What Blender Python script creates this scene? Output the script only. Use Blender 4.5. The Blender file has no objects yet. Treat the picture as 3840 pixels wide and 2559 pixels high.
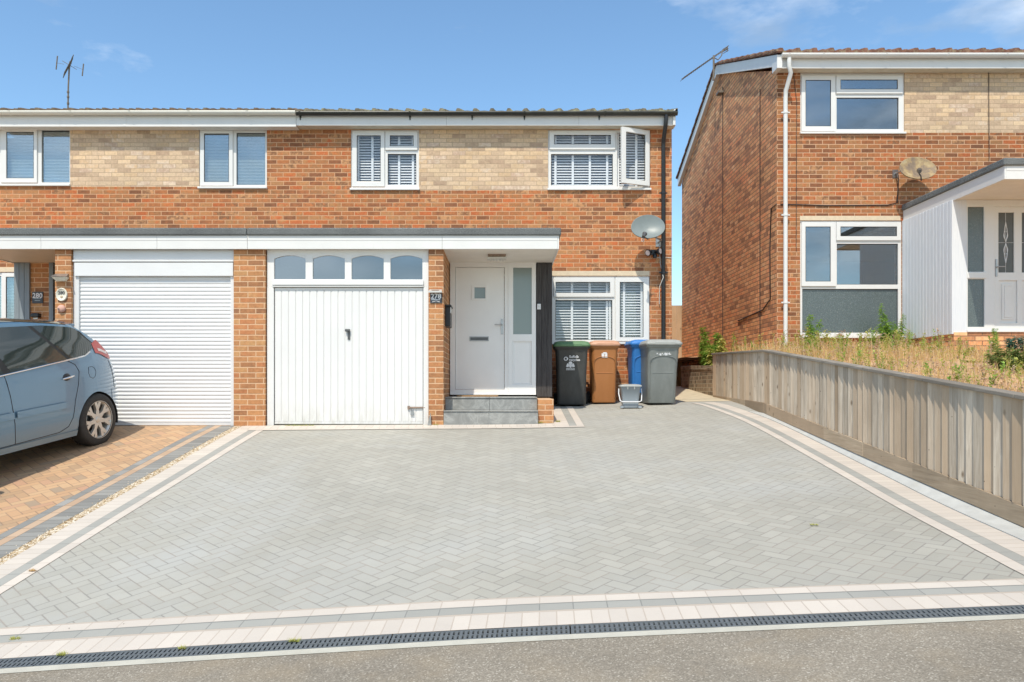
import bpy, math, random
from mathutils import Vector, Matrix
random.seed(7)
C = bpy.context.scene
COL = C.collection
rad = math.radians
# ------------------------------------------------ camera
FV = 2900/1.632            # focal length in units of the 2353 px wide reading of the photograph
DC = 13.5; EYE = .515; VX, VY = 1158., 892.
cam = bpy.data.cameras.new('camera'); cam.sensor_width = 36; cam.lens = 2900/3840*36
cam.shift_x = (1176.5-VX)/2353; cam.shift_y = (VY-784)/2353; cam.clip_end = 500; cam.clip_start = .05
co = bpy.data.objects.new('camera', cam); COL.objects.link(co)
co.location = (0, -DC, EYE); co.rotation_euler = (rad(90), 0, 0); C.camera = co
# ------------------------------------------------ sky and sun
w = bpy.data.worlds.new('World'); C.world = w; w.use_nodes = True
nt = w.node_tree; bg = nt.nodes['Background']; bg.inputs[1].default_value = .15
sky = nt.nodes.new('ShaderNodeTexSky'); sky.sky_type = 'NISHITA'; sky.sun_disc = False
sky.sun_elevation = rad(56); sky.sun_rotation = rad(198); sky.air_density = 1.0; sky.dust_density = .3; sky.ozone_density = 2.5
tc = nt.nodes.new('ShaderNodeTexCoord'); mp = nt.nodes.new('ShaderNodeMapping'); mp.inputs['Scale'].default_value = (1, 1, 2.6)
mp.inputs['Location'].default_value = (4.3, 1.1, 2.2)
nz = nt.nodes.new('ShaderNodeTexNoise'); nz.inputs['Scale'].default_value = 3.4; nz.inputs['Detail'].default_value = 8; nz.inputs['Roughness'].default_value = .58
nt.links.new(tc.outputs['Generated'], mp.inputs[0]); nt.links.new(mp.outputs[0], nz.inputs[0])
sp = nt.nodes.new('ShaderNodeSeparateXYZ'); nt.links.new(tc.outputs['Generated'], sp.inputs[0])
def wm(op, a, b=0., clamp=False):
    n = nt.nodes.new('ShaderNodeMath'); n.operation = op; n.use_clamp = clamp
    for k, q in enumerate((a, b)):
        if hasattr(q, 'links'): nt.links.new(q, n.inputs[k])
        else: n.inputs[k].default_value = q
    return n.outputs[0]
back = wm('MULTIPLY', sp.outputs[1], -1.0, True)          # more cloud on the street side
right = wm('MULTIPLY', wm('SUBTRACT', sp.outputs[0], .22), wm('MULTIPLY', sp.outputs[2], 1.9), True)
lowc = wm('MULTIPLY', wm('SUBTRACT', .5, wm('ABSOLUTE', sp.outputs[2])), 0.0)
bias = wm('SUBTRACT', wm('ADD', wm('MULTIPLY', back, .26), right), wm('MULTIPLY', wm('MULTIPLY', sp.outputs[1], 1., True), .07))
cl = wm('MULTIPLY', wm('SUBTRACT', wm('ADD', nz.outputs[0], bias), .585), 4.6, True)
nz2 = nt.nodes.new('ShaderNodeTexNoise'); nz2.inputs['Scale'].default_value = 9; nz2.inputs['Detail'].default_value = 5
nt.links.new(mp.outputs[0], nz2.inputs[0])
crc = nt.nodes.new('ShaderNodeValToRGB'); nt.links.new(nz2.outputs[0], crc.inputs[0])
crc.color_ramp.elements[0].position = .38; crc.color_ramp.elements[0].color = (3.0, 3.15, 3.1, 1)
crc.color_ramp.elements[1].position = .6; crc.color_ramp.elements[1].color = (7.5, 7.6, 7.5, 1)
mx = nt.nodes.new('ShaderNodeMix'); mx.data_type = 'RGBA'
nt.links.new(wm('MULTIPLY', cl, .52), mx.inputs[0])
hsv = nt.nodes.new('ShaderNodeHueSaturation'); hsv.inputs['Saturation'].default_value = 1.0
nt.links.new(sky.outputs[0], hsv.inputs['Color'])
tint = nt.nodes.new('ShaderNodeMix'); tint.data_type = 'RGBA'; tint.blend_type = 'MULTIPLY'; tint.inputs[0].default_value = 1
nt.links.new(hsv.outputs[0], tint.inputs[6]); tint.inputs[7].default_value = (.93, 1.07, 1.07, 1); nt.links.new(tint.outputs[2], mx.inputs[6]); nt.links.new(crc.outputs[0], mx.inputs[7]); nt.links.new(mx.outputs[2], bg.inputs[0])
sl = bpy.data.lights.new('sun', 'SUN'); sl.energy = 3.05; sl.angle = rad(.53); sl.color = (1, .93, .80)
so = bpy.data.objects.new('sun', sl); COL.objects.link(so)
el, az = rad(56), rad(18)
sd = Vector((-math.sin(az)*math.cos(el), -math.cos(az)*math.cos(el), math.sin(el)))
so.rotation_euler = sd.to_track_quat('Z', 'Y').to_euler(); so.location = sd*40
vs = C.view_settings; vs.view_transform = 'Standard'; vs.look = 'None'; vs.gamma = 1; vs.exposure = .4; vs.use_curve_mapping = False
C.render.engine = 'CYCLES'
C.cycles.max_bounces = 8; C.cycles.transparent_max_bounces = 12
# ------------------------------------------------ picture readings to metres
def S(Y): return FV/(Y+DC)
def PX(x, Y): return (x-VX)/S(Y)
def PZ(y, Y): return EYE+(VY-y)/S(Y)
def P(x, y, Y): return Vector((PX(x, Y), Y, PZ(y, Y)))
def zr(ox, oy, s):
    return lambda x, y: ((ox+x/s)/1.632, (oy+y/s)/1.632)
r1 = zr(0, 150, 2.0906); r2 = zr(900, 350, 2.4125); r3 = zr(1700, 350, 2.4125); r4 = zr(2500, 100, 1.756)
r5 = zr(0, 850, 1.743); r6 = zr(900, 850, 1.96); r7 = zr(1500, 850, 1.96); r8 = zr(2000, 950, 2.24)
q1 = zr(2560, 700, 1.838); q2 = zr(2560, 1400, 1.838); q3 = zr(0, 1550, 1.554); q4 = zr(1280, 1900, 1.838); q5 = zr(2560, 1900, 1.838); q7 = zr(0, 900, 3.92)
def rect(r, x0, y0, x1, y1, Y):
    a = r(x0, y0); b = r(x1, y1)
    return (PX(a[0], Y), PZ(b[1], Y), PX(b[0], Y), PZ(a[1], Y))      # X0, Z0, X1, Z1
def interp(t, pts):
    pts = sorted(pts)
    if t <= pts[0][0]: return pts[0][1]
    for (a, va), (b, vb) in zip(pts, pts[1:]):
        if t <= b: return va+(vb-va)*(t-a)/(b-a)
    return pts[-1][1]
def sm(t): t = max(0, min(1, t)); return t*t*(3-2*t)
GA = [(8, .5), (3.5, .47), (.6, .28), (-.43, .235), (-1.15, .183), (-2.68, 0), (-9.07, -.851), (-10.5, -.95), (-14, -1.03), (-40, -1.05)]
GL = [(8, 0), (-2.68, 0), (-4, .02), (-6, .042), (-7.5, .059), (-9, .08), (-60, .08)]
GR = [(8, .018), (-2.68, .018), (-5.5, .018), (-7.9, .033), (-9.2, .082), (-60, .08)]
def gz(X, Y):
    a = sum(interp(Y+d, GA) for d in (-.8, -.4, 0, .4, .8))/5 if Y < -3.5 else interp(Y, GA)
    s = sm((X+1)/2)
    Xc = max(-12, min(12, X))
    k = [(1-s)*interp(Y+d, GL)+s*interp(Y+d, GR) for d in (-1.2, -.8, -.4, 0, .4, .8, 1.2)]
    return a+Xc*sum(k)/7
def unp(x, y, off=0):
    lo = 2.5; prev = None; d = 2.5
    def f(d):
        Y = d-DC; X = (x-VX)*d/FV
        return EYE-(y-VY)*d/FV-(gz(X, Y)+off)
    while d < 25:
        if f(d) < 0: break
        lo = d; d += .05
    hi = d
    for _ in range(30):
        m = (lo+hi)/2
        if f(m) < 0: hi = m
        else: lo = m
    return Vector(((x-VX)*lo/FV, lo-DC))
GG = [(.6, 1.15), (0, 1.15), (-2.17, .98), (-5.49, .62), (-7.77, .37), (-9.2, .2), (-10.5, .0), (8, 1.2)]
def gg(X, Y): return interp(Y, GG)+max(0, min(1.2, X-3.9))*.03+.02*math.sin(X*3.1+Y*2.3)
# ------------------------------------------------ mesh collector
class MB:
    def __init__(s): s.v = []; s.f = []; s.uv = []; s.sm = []; s.mi = []; s.m = 0
    def add(s, vs, fs, uvs=None, smooth=False):
        o = len(s.v); s.v += [Vector(v) for v in vs]
        for k, f in enumerate(fs):
            s.f.append([o+i for i in f]); s.uv.append([uvs[i] for i in f] if uvs else None); s.sm.append(smooth); s.mi.append(s.m)
        return s
    def box(s, x0, y0, z0, x1, y1, z1, M=None):
        vs = [(x, y, z) for x in (x0, x1) for y in (y0, y1) for z in (z0, z1)]
        if M is not None: vs = [M @ Vector(v) for v in vs]
        return s.add(vs, [(0, 1, 3, 2), (4, 6, 7, 5), (0, 4, 5, 1), (2, 3, 7, 6), (0, 2, 6, 4), (1, 5, 7, 3)])
    def tube(s, pts, r, n=8, cap=True, smooth=True):
        pts = [Vector(p) for p in pts]; rs = r if isinstance(r, (list, tuple)) else [r]*len(pts)
        vs = []; a = None
        for i, p in enumerate(pts):
            t = (pts[min(i+1, len(pts)-1)]-pts[max(i-1, 0)]).normalized()
            if a is None: a = t.orthogonal().normalized()
            else:
                a = a-t*a.dot(t)
                a = a.normalized() if a.length > 1e-6 else t.orthogonal().normalized()
            b = t.cross(a)
            for k in range(n):
                q = 2*math.pi*k/n; vs.append(p+(a*math.cos(q)+b*math.sin(q))*rs[i])
        fs = [(i*n+k, i*n+(k+1) % n, (i+1)*n+(k+1) % n, (i+1)*n+k) for i in range(len(pts)-1) for k in range(n)]
        s.add(vs, fs, smooth=smooth)
        if cap:
            s.add(vs[:n], [tuple(range(n-1, -1, -1))]); s.add(vs[-n:], [tuple(range(n))])
        return s
    def lathe(s, prof, n=24, M=None, smooth=True):      # profile (r, z) about z
        vs = []
        for r, z in prof:
            for k in range(n):
                q = 2*math.pi*k/n; p = Vector((r*math.cos(q), r*math.sin(q), z)); vs.append(M @ p if M is not None else p)
        m = len(prof)
        return s.add(vs, [(i*n+k, i*n+(k+1) % n, (i+1)*n+(k+1) % n, (i+1)*n+k) for i in range(m-1) for k in range(n)], smooth=smooth)
    def prism(s, poly, a, b, M=None):                   # poly [(p,q)] in XZ, from y=a to y=b
        n = len(poly); vs = [Vector((p, a, q)) for p, q in poly]+[Vector((p, b, q)) for p, q in poly]
        if M is not None: vs = [M @ v for v in vs]
        return s.add(vs, [tuple(range(n)), tuple(range(2*n-1, n-1, -1))]+[(i, n+i, n+(i+1) % n, (i+1) % n) for i in range(n)])
    def sphere(s, c, r, n=12, sc=(1, 1, 1)):
        vs = []; m = n//2+1
        for i in range(m):
            th = math.pi*i/(m-1)
            for k in range(n):
                q = 2*math.pi*k/n
                vs.append((c[0]+r*sc[0]*math.sin(th)*math.cos(q), c[1]+r*sc[1]*math.sin(th)*math.sin(q), c[2]+r*sc[2]*math.cos(th)))
        return s.add(vs, [(i*n+k, i*n+(k+1) % n, (i+1)*n+(k+1) % n, (i+1)*n+k) for i in range(m-1) for k in range(n)], smooth=True)
    def panel(s, X0, Z0, X1, Z1, holes, ya, yb):        # upright slab with rectangular openings
        xs = sorted({X0, X1} | {h[i] for h in holes for i in (0, 2) if X0 < h[i] < X1})
        zs = sorted({Z0, Z1} | {h[i] for h in holes for i in (1, 3) if Z0 < h[i] < Z1})
        def solid(i, j):
            if not (0 <= i < len(xs)-1 and 0 <= j < len(zs)-1): return False
            cx = (xs[i]+xs[i+1])/2; cz = (zs[j]+zs[j+1])/2
            return not any(h[0] < cx < h[2] and h[1] < cz < h[3] for h in holes)
        for i in range(len(xs)-1):
            for j in range(len(zs)-1):
                if not solid(i, j): continue
                a, b, c, d = xs[i], xs[i+1], zs[j], zs[j+1]
                v = [(a, ya, c), (b, ya, c), (b, ya, d), (a, ya, d), (a, yb, c), (b, yb, c), (b, yb, d), (a, yb, d)]
                f = [(0, 1, 2, 3), (5, 4, 7, 6)]
                if not solid(i-1, j): f.append((4, 0, 3, 7))
                if not solid(i+1, j): f.append((1, 5, 6, 2))
                if not solid(i, j-1): f.append((4, 5, 1, 0))
                if not solid(i, j+1): f.append((3, 2, 6, 7))
                s.add(v, f)
        return s
def bevel(o, wd=.004, seg=2):
    m = o.modifiers.new('bevel', 'BEVEL'); m.width = wd; m.segments = seg; m.limit_method = 'ANGLE'; m.angle_limit = rad(40)
    m.harden_normals = False; return o
def gpos(o):
    p = Vector(); q = o
    while q is not None: p = p+q.location; q = q.parent
    return p
def obj(name, mb, mat, parent=None, local=False, label=None):
    me = bpy.data.meshes.new(name)
    off = Vector() if (local or parent is None) else gpos(parent)
    me.from_pydata([tuple(v-off) for v in mb.v], [], mb.f)
    for m in (mat if isinstance(mat, (list, tuple)) else [mat]): me.materials.append(m)
    if any(u for u in mb.uv):
        ul = me.uv_layers.new(name='UVMap'); i = 0
        for u, f in zip(mb.uv, mb.f):
            for k in range(len(f)):
                if u: ul.data[i].uv = u[k]
                i += 1
    me.polygons.foreach_set('use_smooth', mb.sm); me.polygons.foreach_set('material_index', mb.mi)
    me.update()
    o = bpy.data.objects.new(name, me); COL.objects.link(o); o.parent = parent
    if label: o['label'] = label
    return o
def tag(o, label=None, cat=None, group=None, kind=None):
    for k, v in (('label', label), ('category', cat), ('group', group), ('kind', kind)):
        if v: o[k] = v
    return o
def thing(name, label, cat, loc=(0, 0, 0), rot=(0, 0, 0), group=None):
    o = bpy.data.objects.new(name, None); COL.objects.link(o); o.location = loc; o.rotation_euler = rot; o.empty_display_size = .2
    return tag(o, label, cat, group)
def text_mb(body, size, M, ext=.001):
    cu = bpy.data.curves.new('t', 'FONT'); cu.body = body; cu.size = size; cu.align_x = 'CENTER'; cu.align_y = 'CENTER'; cu.extrude = ext; cu.resolution_u = 3; cu.offset = size*.022
    o = bpy.data.objects.new('t', cu); COL.objects.link(o)
    dg = bpy.context.evaluated_depsgraph_get(); dg.update()
    me = bpy.data.meshes.new_from_object(o.evaluated_get(dg))
    mb = MB(); mb.add([M @ v.co for v in me.vertices], [tuple(p.vertices) for p in me.polygons])
    bpy.data.objects.remove(o); bpy.data.curves.remove(cu); bpy.data.meshes.remove(me)
    return mb
def TM(x, y, z): return Matrix.Translation((x, y, z)) @ Matrix.Rotation(rad(90), 4, 'X')   # lettering facing the street
# ------------------------------------------------ materials
class G:
    def __init__(s, name, rough=.6, col=(.5, .5, .5), spec=.5, metal=0.):
        s.mat = bpy.data.materials.new(name); s.mat.use_nodes = True; s.t = s.mat.node_tree; s.p = s.t.nodes['Principled BSDF']
        s.p.inputs['Roughness'].default_value = rough; s.p.inputs['Base Color'].default_value = (*col, 1)
        s.p.inputs['Specular IOR Level'].default_value = spec; s.p.inputs['Metallic'].default_value = metal
    def n(s, t, **k):
        n = s.t.nodes.new(t)
        for a, b in k.items(): setattr(n, a, b)
        return n
    def L(s, a, b):
        if hasattr(a, 'links'): s.t.links.new(a, b)
        else: b.default_value = a
    def m(s, op, a, b=0., c=0., cl=False):
        n = s.n('ShaderNodeMath', operation=op, use_clamp=cl)
        for i, q in enumerate((a, b, c)): s.L(q, n.inputs[i])
        return n.outputs[0]
    def pos(s, obj=False):
        if obj: return s.n('ShaderNodeTexCoord').outputs['Object']
        return s.n('ShaderNodeNewGeometry').outputs['Position']
    def sep(s, v):
        n = s.n('ShaderNodeSeparateXYZ'); s.L(v, n.inputs[0]); return n.outputs
    def comb(s, x, y, z):
        n = s.n('ShaderNodeCombineXYZ')
        for i, q in enumerate((x, y, z)): s.L(q, n.inputs[i])
        return n.outputs[0]
    def scale(s, v, sc):
        n = s.n('ShaderNodeMapping'); s.L(v, n.inputs[0]); n.inputs['Scale'].default_value = sc; return n.outputs[0]
    def noise(s, v, sc, det=4, rough=.55, dist=0.):
        n = s.n('ShaderNodeTexNoise'); s.L(v, n.inputs[0]); n.inputs['Scale'].default_value = sc; n.inputs['Detail'].default_value = det
        n.inputs['Roughness'].default_value = rough; n.inputs['Distortion'].default_value = dist; return n.outputs[0]
    def wn(s, v):
        n = s.n('ShaderNodeTexWhiteNoise', noise_dimensions='3D'); s.L(v, n.inputs[0]); return n.outputs[0], n.outputs[1]
    def rng(s, v, a, b, c=0., d=1., smooth=False):
        n = s.n('ShaderNodeMapRange'); n.interpolation_type = 'SMOOTHSTEP' if smooth else 'LINEAR'
        for i, q in enumerate((v, a, b, c, d)): s.L(q, n.inputs[i])
        return n.outputs[0]
    def ramp(s, v, stops, const=False):
        n = s.n('ShaderNodeValToRGB'); s.L(v, n.inputs[0]); e = n.color_ramp.elements
        n.color_ramp.interpolation = 'CONSTANT' if const else 'LINEAR'
        while len(e) < len(stops): e.new(.5)
        for i, (p, c) in enumerate(stops): e[i].position = p
        for i, (p, c) in enumerate(stops): e[i].position = p; e[i].color = (*c, 1)
        return n.outputs[0]
    def mix(s, f, a, b, mode='MIX'):
        n = s.n('ShaderNodeMix', data_type='RGBA', blend_type=mode); s.L(f, n.inputs[0])
        for q, i in ((a, 6), (b, 7)):
            if isinstance(q, tuple): n.inputs[i].default_value = (*q, 1)
            else: s.L(q, n.inputs[i])
        return n.outputs[2]
    def mul(s, col, f):                                     # colour times scalar socket
        return s.mix(1., col, s.comb(f, f, f), 'MULTIPLY')
    def bump(s, h, st=.5, d=.01):
        n = s.n('ShaderNodeBump'); s.L(h, n.inputs['Height']); n.inputs['Strength'].default_value = st; n.inputs['Distance'].default_value = d
        s.L(n.outputs[0], s.p.inputs['Normal']); return s
    def out(s, c): s.L(c, s.p.inputs['Base Color']); return s.mat
def plain(name, col, rough=.5, var=.08, sc=6., spec=.5, metal=0., bumps=None, dirt=None):
    g = G(name, rough, col, spec, metal); p = g.pos(True)
    nn = g.noise(p, sc, 5); c = g.mul(g.mix(0., col, col), g.rng(nn, .3, .7, 1-var, 1+var))
    if dirt: c = g.mix(g.rng(g.noise(p, dirt[1], 6, .65), .55, .8, 0, dirt[2]), c, dirt[0])
    if bumps: g.bump(g.noise(p, bumps[0], 4), bumps[1], .01)
    return g.out(c)
def brick(name, stops, mortar, mw=.0055, seed=0., offx=0., offz=0., var=.16, warm=None, bond=.225, course=.075, sat=None):
    g = G(name, .85, spec=.25); p = g.pos(); x, y, z = g.sep(p)
    nx = g.m('ABSOLUTE', g.sep(g.n('ShaderNodeNewGeometry').outputs['True Normal'])[0]); side = g.m('GREATER_THAN', nx, .6)
    u = g.m('ADD', g.m('MULTIPLY', x, g.m('SUBTRACT', 1., side)), g.m('MULTIPLY', y, side))
    u = g.m('ADD', u, offx+50*bond); z = g.m('ADD', z, offz+20*course)
    wob = g.noise(p, 9, 2); wz = g.m('MULTIPLY', g.m('SUBTRACT', wob, .5), .006)
    vz = g.m('DIVIDE', g.m('ADD', z, wz), course); row = g.m('FLOOR', vz)
    uu = g.m('ADD', g.m('DIVIDE', u, bond), g.m('FRACT', g.m('MULTIPLY', row, .5)))
    rj, _ = g.wn(g.comb(row, 3.3, seed)); uu = g.m('ADD', uu, g.m('MULTIPLY', rj, .05))
    col = g.m('FLOOR', uu); fu = g.m('FRACT', uu); fv = g.m('FRACT', vz)
    du = g.m('MULTIPLY', g.m('SUBTRACT', .5, g.m('ABSOLUTE', g.m('SUBTRACT', fu, .5))), bond)
    dv = g.m('MULTIPLY', g.m('SUBTRACT', .5, g.m('ABSOLUTE', g.m('SUBTRACT', fv, .5))), course)
    fine = g.noise(p, 70, 3, .6)
    d = g.m('ADD', g.m('MINIMUM', du, dv), g.m('MULTIPLY', g.m('SUBTRACT', fine, .5), .004))
    mask = g.rng(d, mw-.0015, mw+.002)
    r, rc = g.wn(g.comb(col, row, seed)); r2_, _ = g.wn(g.comb(col, row, seed+5.5))
    c = g.ramp(g.m('ADD', r, g.m('MULTIPLY', g.m('SUBTRACT', g.noise(p, 11, 3, .6), .5), .5)), stops)
    inner = g.m('ADD', g.rng(g.noise(p, 26, 4, .6), .25, .75, 1-var, 1+var), g.m('MULTIPLY', g.m('SUBTRACT', r2_, .5), .16))
    c = g.mul(c, inner)
    big = g.noise(p, .9, 4, .6); c = g.mul(c, g.rng(big, .3, .7, .9, 1.1))
    if warm:
        c = g.mix(g.rng(g.noise(p, 1.3, 5, .6), .42, .68, 0, .6), c, warm)
    mc = g.mul(g.mix(0., mortar, mortar), g.rng(fine, .3, .7, .88, 1.1))
    g.bump(g.m('ADD', mask, g.m('MULTIPLY', fine, .25)), .55, .006)
    return g.out(g.mix(mask, mc, c))
def herring(name, stops, joint, ang, seed=0., stain=None, jw=.0035, lo=.5):
    g = G(name, .8, spec=.3); p = g.pos(); ca, sa = math.cos(ang)/.1, math.sin(ang)/.1
    x, y, z = g.sep(p)
    wob = g.m('MULTIPLY', g.m('SUBTRACT', g.noise(p, 5, 2), .5), .05)
    u = g.m('ADD', g.m('ADD', g.m('MULTIPLY', x, ca), g.m('MULTIPLY', y, sa)), g.m('ADD', 400., wob))
    v = g.m('ADD', g.m('SUBTRACT', g.m('MULTIPLY', y, ca), g.m('MULTIPLY', x, sa)), g.m('SUBTRACT', 400., wob))
    i = g.m('FLOOR', u); j = g.m('FLOOR', v); k = g.m('FLOORED_MODULO', g.m('SUBTRACT', i, j), 4.)
    def eq(n): return g.m('COMPARE', k, n, .1)
    k1, k2, k3 = eq(1.), eq(2.), eq(3.); ver = g.m('ADD', k2, k3); hor = g.m('SUBTRACT', 1., ver)
    bi = g.m('SUBTRACT', i, k1); bj = g.m('SUBTRACT', j, k2)
    du = g.m('SUBTRACT', u, bi); dv = g.m('SUBTRACT', v, bj)
    wu = g.m('ADD', 1., hor); wv = g.m('ADD', 1., ver)
    eu = g.m('MINIMUM', du, g.m('SUBTRACT', wu, du)); ev = g.m('MINIMUM', dv, g.m('SUBTRACT', wv, dv))
    e = g.m('MULTIPLY', g.m('MINIMUM', eu, ev), .1)
    fine = g.noise(p, 55, 3, .6)
    e2 = g.m('ADD', e, g.m('MULTIPLY', g.m('SUBTRACT', fine, .5), .003))
    mask = g.rng(e2, jw-.001, jw+.0025)
    r, _ = g.wn(g.comb(bi, bj, seed)); c = g.ramp(r, stops)
    grain = g.noise(p, 240, 3, .7)
    c = g.mul(c, g.rng(grain, .3, .7, .93, 1.07)); c = g.mul(c, g.rng(g.noise(p, .7, 4, .6), .3, .7, .93, 1.07))
    if stain: 
        c = g.mix(g.rng(g.noise(p, stain[1], 6, .62, .6), .46, .68, 0, stain[2]), c, stain[0])
        c = g.mix(g.rng(g.noise(p, 1.9, 6, .65, .4), .5, .72, 0, .55), c, stain[3]); c = g.mix(g.rng(g.noise(p, 14, 4, .7), .68, .74, 0, .35), c, (.27, .25, .21))
    jc = g.mix(g.rng(g.noise(p, 3.1, 3), .4, .6), joint[0], joint[1])
    c = g.mix(g.m('MULTIPLY', g.rng(g.m('MINIMUM', eu, ev), 0., .09, 1., 0.), .15), c, joint[0])
    g.bump(g.m('ADD', mask, g.m('MULTIPLY', grain, .15)), .4, .004)
    return g.out(g.mix(g.m('ADD', g.m('MULTIPLY', mask, 1-lo), lo), jc, c))
def strip(name, stops, joint, width, length, seed=0.):     # uv: u metres along, v metres across
    g = G(name, .8, spec=.3); uv = g.n('ShaderNodeUVMap').outputs[0]; u, v, _ = g.sep(uv); p = g.pos()
    uu = g.m('DIVIDE', u, length); col = g.m('FLOOR', uu); fu = g.m('FRACT', uu)
    du = g.m('MULTIPLY', g.m('SUBTRACT', .5, g.m('ABSOLUTE', g.m('SUBTRACT', fu, .5))), length)
    dv = g.m('SUBTRACT', width/2, g.m('ABSOLUTE', g.m('SUBTRACT', v, width/2)))
    fine = g.noise(p, 60, 3, .6)
    mask = g.rng(g.m('ADD', g.m('MINIMUM', du, dv), g.m('MULTIPLY', g.m('SUBTRACT', fine, .5), .002)), .0018, .0046)
    r, _ = g.wn(g.comb(col, seed, 1.)); c = g.ramp(r, stops)
    c = g.mul(c, g.rng(g.noise(p, 220, 3, .7), .3, .7, .95, 1.05)); c = g.mul(c, g.rng(g.noise(p, 1.7, 5, .6), .3, .7, .95, 1.04))
    c = g.mix(g.rng(g.noise(p, 7, 5, .65), .62, .8, 0, .22), c, (.42, .38, .31))
    g.bump(mask, .35, .004)
    return g.out(g.mix(mask, joint, c))
# ------------------------------------------------ the materials used
RED = [(0, (.23, .10, .06)), (.12, (.30, .13, .07)), (.24, (.44, .175, .08)), (.38, (.55, .225, .095)), (.5, (.61, .27, .115)), (.62, (.60, .19, .08)), (.74, (.58, .28, .125)), (.84, (.45, .21, .105)), (.92, (.30, .155, .095)), (1, (.62, .34, .17))]
YEL = [(0, (.46, .33, .22)), (.15, (.56, .415, .27)), (.4, (.66, .50, .33)), (.6, (.70, .53, .33)), (.78, (.64, .46, .275)), (.9, (.68, .55, .40)), (1, (.55, .40, .28))]
RED = [(0, (.25, .13, .08)), (.1, (.33, .16, .09)), (.2, (.44, .20, .10)), (.32, (.52, .24, .115)), (.42, (.40, .235, .13)), (.5, (.55, .25, .11)), (.6, (.56, .18, .08)), (.68, (.54, .30, .15)), (.76, (.46, .28, .155)), (.84, (.56, .24, .11)), (.92, (.27, .165, .105)), (1, (.60, .36, .20))]; RED = [(p, (c[0]*.90, c[1]*.745, c[2]*.62)) for p, c in RED]; YEL = [(p, (c[0]*.98, c[1]*.95, c[2]*.98)) for p, c in YEL]
PIER = [(0, (.32, .17, .10)), (.15, (.43, .22, .115)), (.4, (.54, .275, .135)), (.6, (.58, .31, .15)), (.8, (.55, .245, .12)), (1, (.60, .36, .18))]
PIER = [(p, (c[0]*.86, c[1]*.78, c[2]*.70)) for p, c in PIER]
M = {}
M['red'] = brick('brick red facing', RED, (.63, .37, .215), offx=.02, offz=.0)
M['red2'] = brick('brick red neighbour', [(p, (c[0]*.86, c[1]*.88, c[2]*.9)) for p, c in RED], (.62, .385, .24), seed=4., offx=.06, offz=.03)
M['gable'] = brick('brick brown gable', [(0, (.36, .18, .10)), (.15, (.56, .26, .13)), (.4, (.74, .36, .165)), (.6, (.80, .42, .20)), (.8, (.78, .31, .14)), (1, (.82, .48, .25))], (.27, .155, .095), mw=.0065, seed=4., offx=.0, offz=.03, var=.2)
M['yel'] = brick('brick buff', YEL, (.47, .34, .23), mw=.0042, seed=2., offx=.1)
M['pier'] = brick('brick pier', PIER, (.67, .44, .27), mw=.006, seed=6., offx=-.847, offz=.02)
M['pier2'] = brick('brick pier wide', PIER, (.67, .44, .27), mw=.006, seed=8., offx=-.02, offz=.02)
M['old'] = brick('brick old low wall', [(0, (.17, .13, .09)), (.3, (.29, .22, .15)), (.6, (.36, .27, .18)), (1, (.46, .36, .25))], (.46, .41, .31), mw=.006, seed=9., bond=.1125, var=.35)
def pvc(name, col=(.745, .735, .71), rough=.28, dirt=.12):
    g = G(name, rough, col); p = g.pos(True)
    c = g.mul(g.mix(0., col, col), g.rng(g.noise(p, 3, 4), .3, .7, .97, 1.02))
    c = g.mix(g.rng(g.noise(g.scale(p, (3, 3, 1)), 5, 6, .65), .6, .8, 0, dirt), c, (.5, .48, .40)); return g.out(c)
M['pvc'] = pvc('white upvc'); M['door'] = pvc('white front door', (.85, .84, .82), .35, .04)
M['trim'] = pvc('white painted board', (.735, .725, .70), .45, .3)
M['gut'] = pvc('weathered white gutter', (.74, .72, .64), .4, .5)
def paintwood():
    g = G('old white garage paint', .5); p = g.pos(True); c0 = (.75, .74, .72)
    c = g.mul(g.mix(0., c0, c0), g.rng(g.noise(p, 2, 4), .3, .7, .97, 1.02))
    chips = g.m('GREATER_THAN', g.noise(g.scale(p, (1, 1, 2)), 42, 4, .6), .745)
    c = g.mix(g.m('MULTIPLY', chips, .7), c, (.33, .29, .24)); zz = g.sep(g.pos())[2]; gm = g.m('MULTIPLY', g.rng(zz, .0, .38, 1., 0.), g.rng(g.noise(g.scale(p, (5, 5, 1)), 3, 6, .7), .42, .7)); c = g.mix(g.m('MULTIPLY', gm, .5), c, (.42, .38, .30)); g.bump(g.noise(p, 30, 4), .12, .005); return g.out(c)
M['paint'] = paintwood()
M['roller'] = pvc('white roller shutter', (.73, .725, .72), .3, .05)
def felt():
    g = G('mineral felt', .95, spec=.2); p = g.pos(True); n = g.noise(p, 120, 2, .8)
    c = g.ramp(n, [(.3, (.07, .08, .08)), (.5, (.14, .15, .15)), (.68, (.33, .33, .32))])
    c = g.mul(c, g.rng(g.noise(p, 2, 3), .3, .7, .8, 1.15)); g.bump(n, .6, .006); return g.out(c)
M['felt'] = felt()
def tile(name, base, moss):
    g = G(name, .9, spec=.2); p = g.pos(); n = g.noise(p, 7, 6, .65)
    c = g.ramp(n, [(.3, tuple(v*.55 for v in base)), (.5, base), (.7, tuple(min(1, v*1.6) for v in base))])
    c = g.mix(g.rng(g.noise(p, 11, 6, .7), .5, .62, 0, .8), c, moss); g.bump(g.noise(p, 60, 4), .6, .008); return g.out(c)
M['tileL'] = tile('roof tile brown', (.16, .115, .085), (.20, .19, .13)); M['tileC'] = tile('roof tile mossy', (.17, .15, .11), (.38, .36, .22))
M['tileR'] = tile('roof tile red brown', (.20, .10, .07), (.30, .25, .16))
M['soffit'] = plain('soffit cream', (.68, .62, .50), .7, .1, 5, dirt=((.45, .36, .25), 4, .5))
M['soffitw'] = plain('soffit white', (.80, .77, .71), .6, .05, 4)
M['cladsof'] = plain('soffit cladding', (.62, .55, .44), .5, .05, 4)
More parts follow.
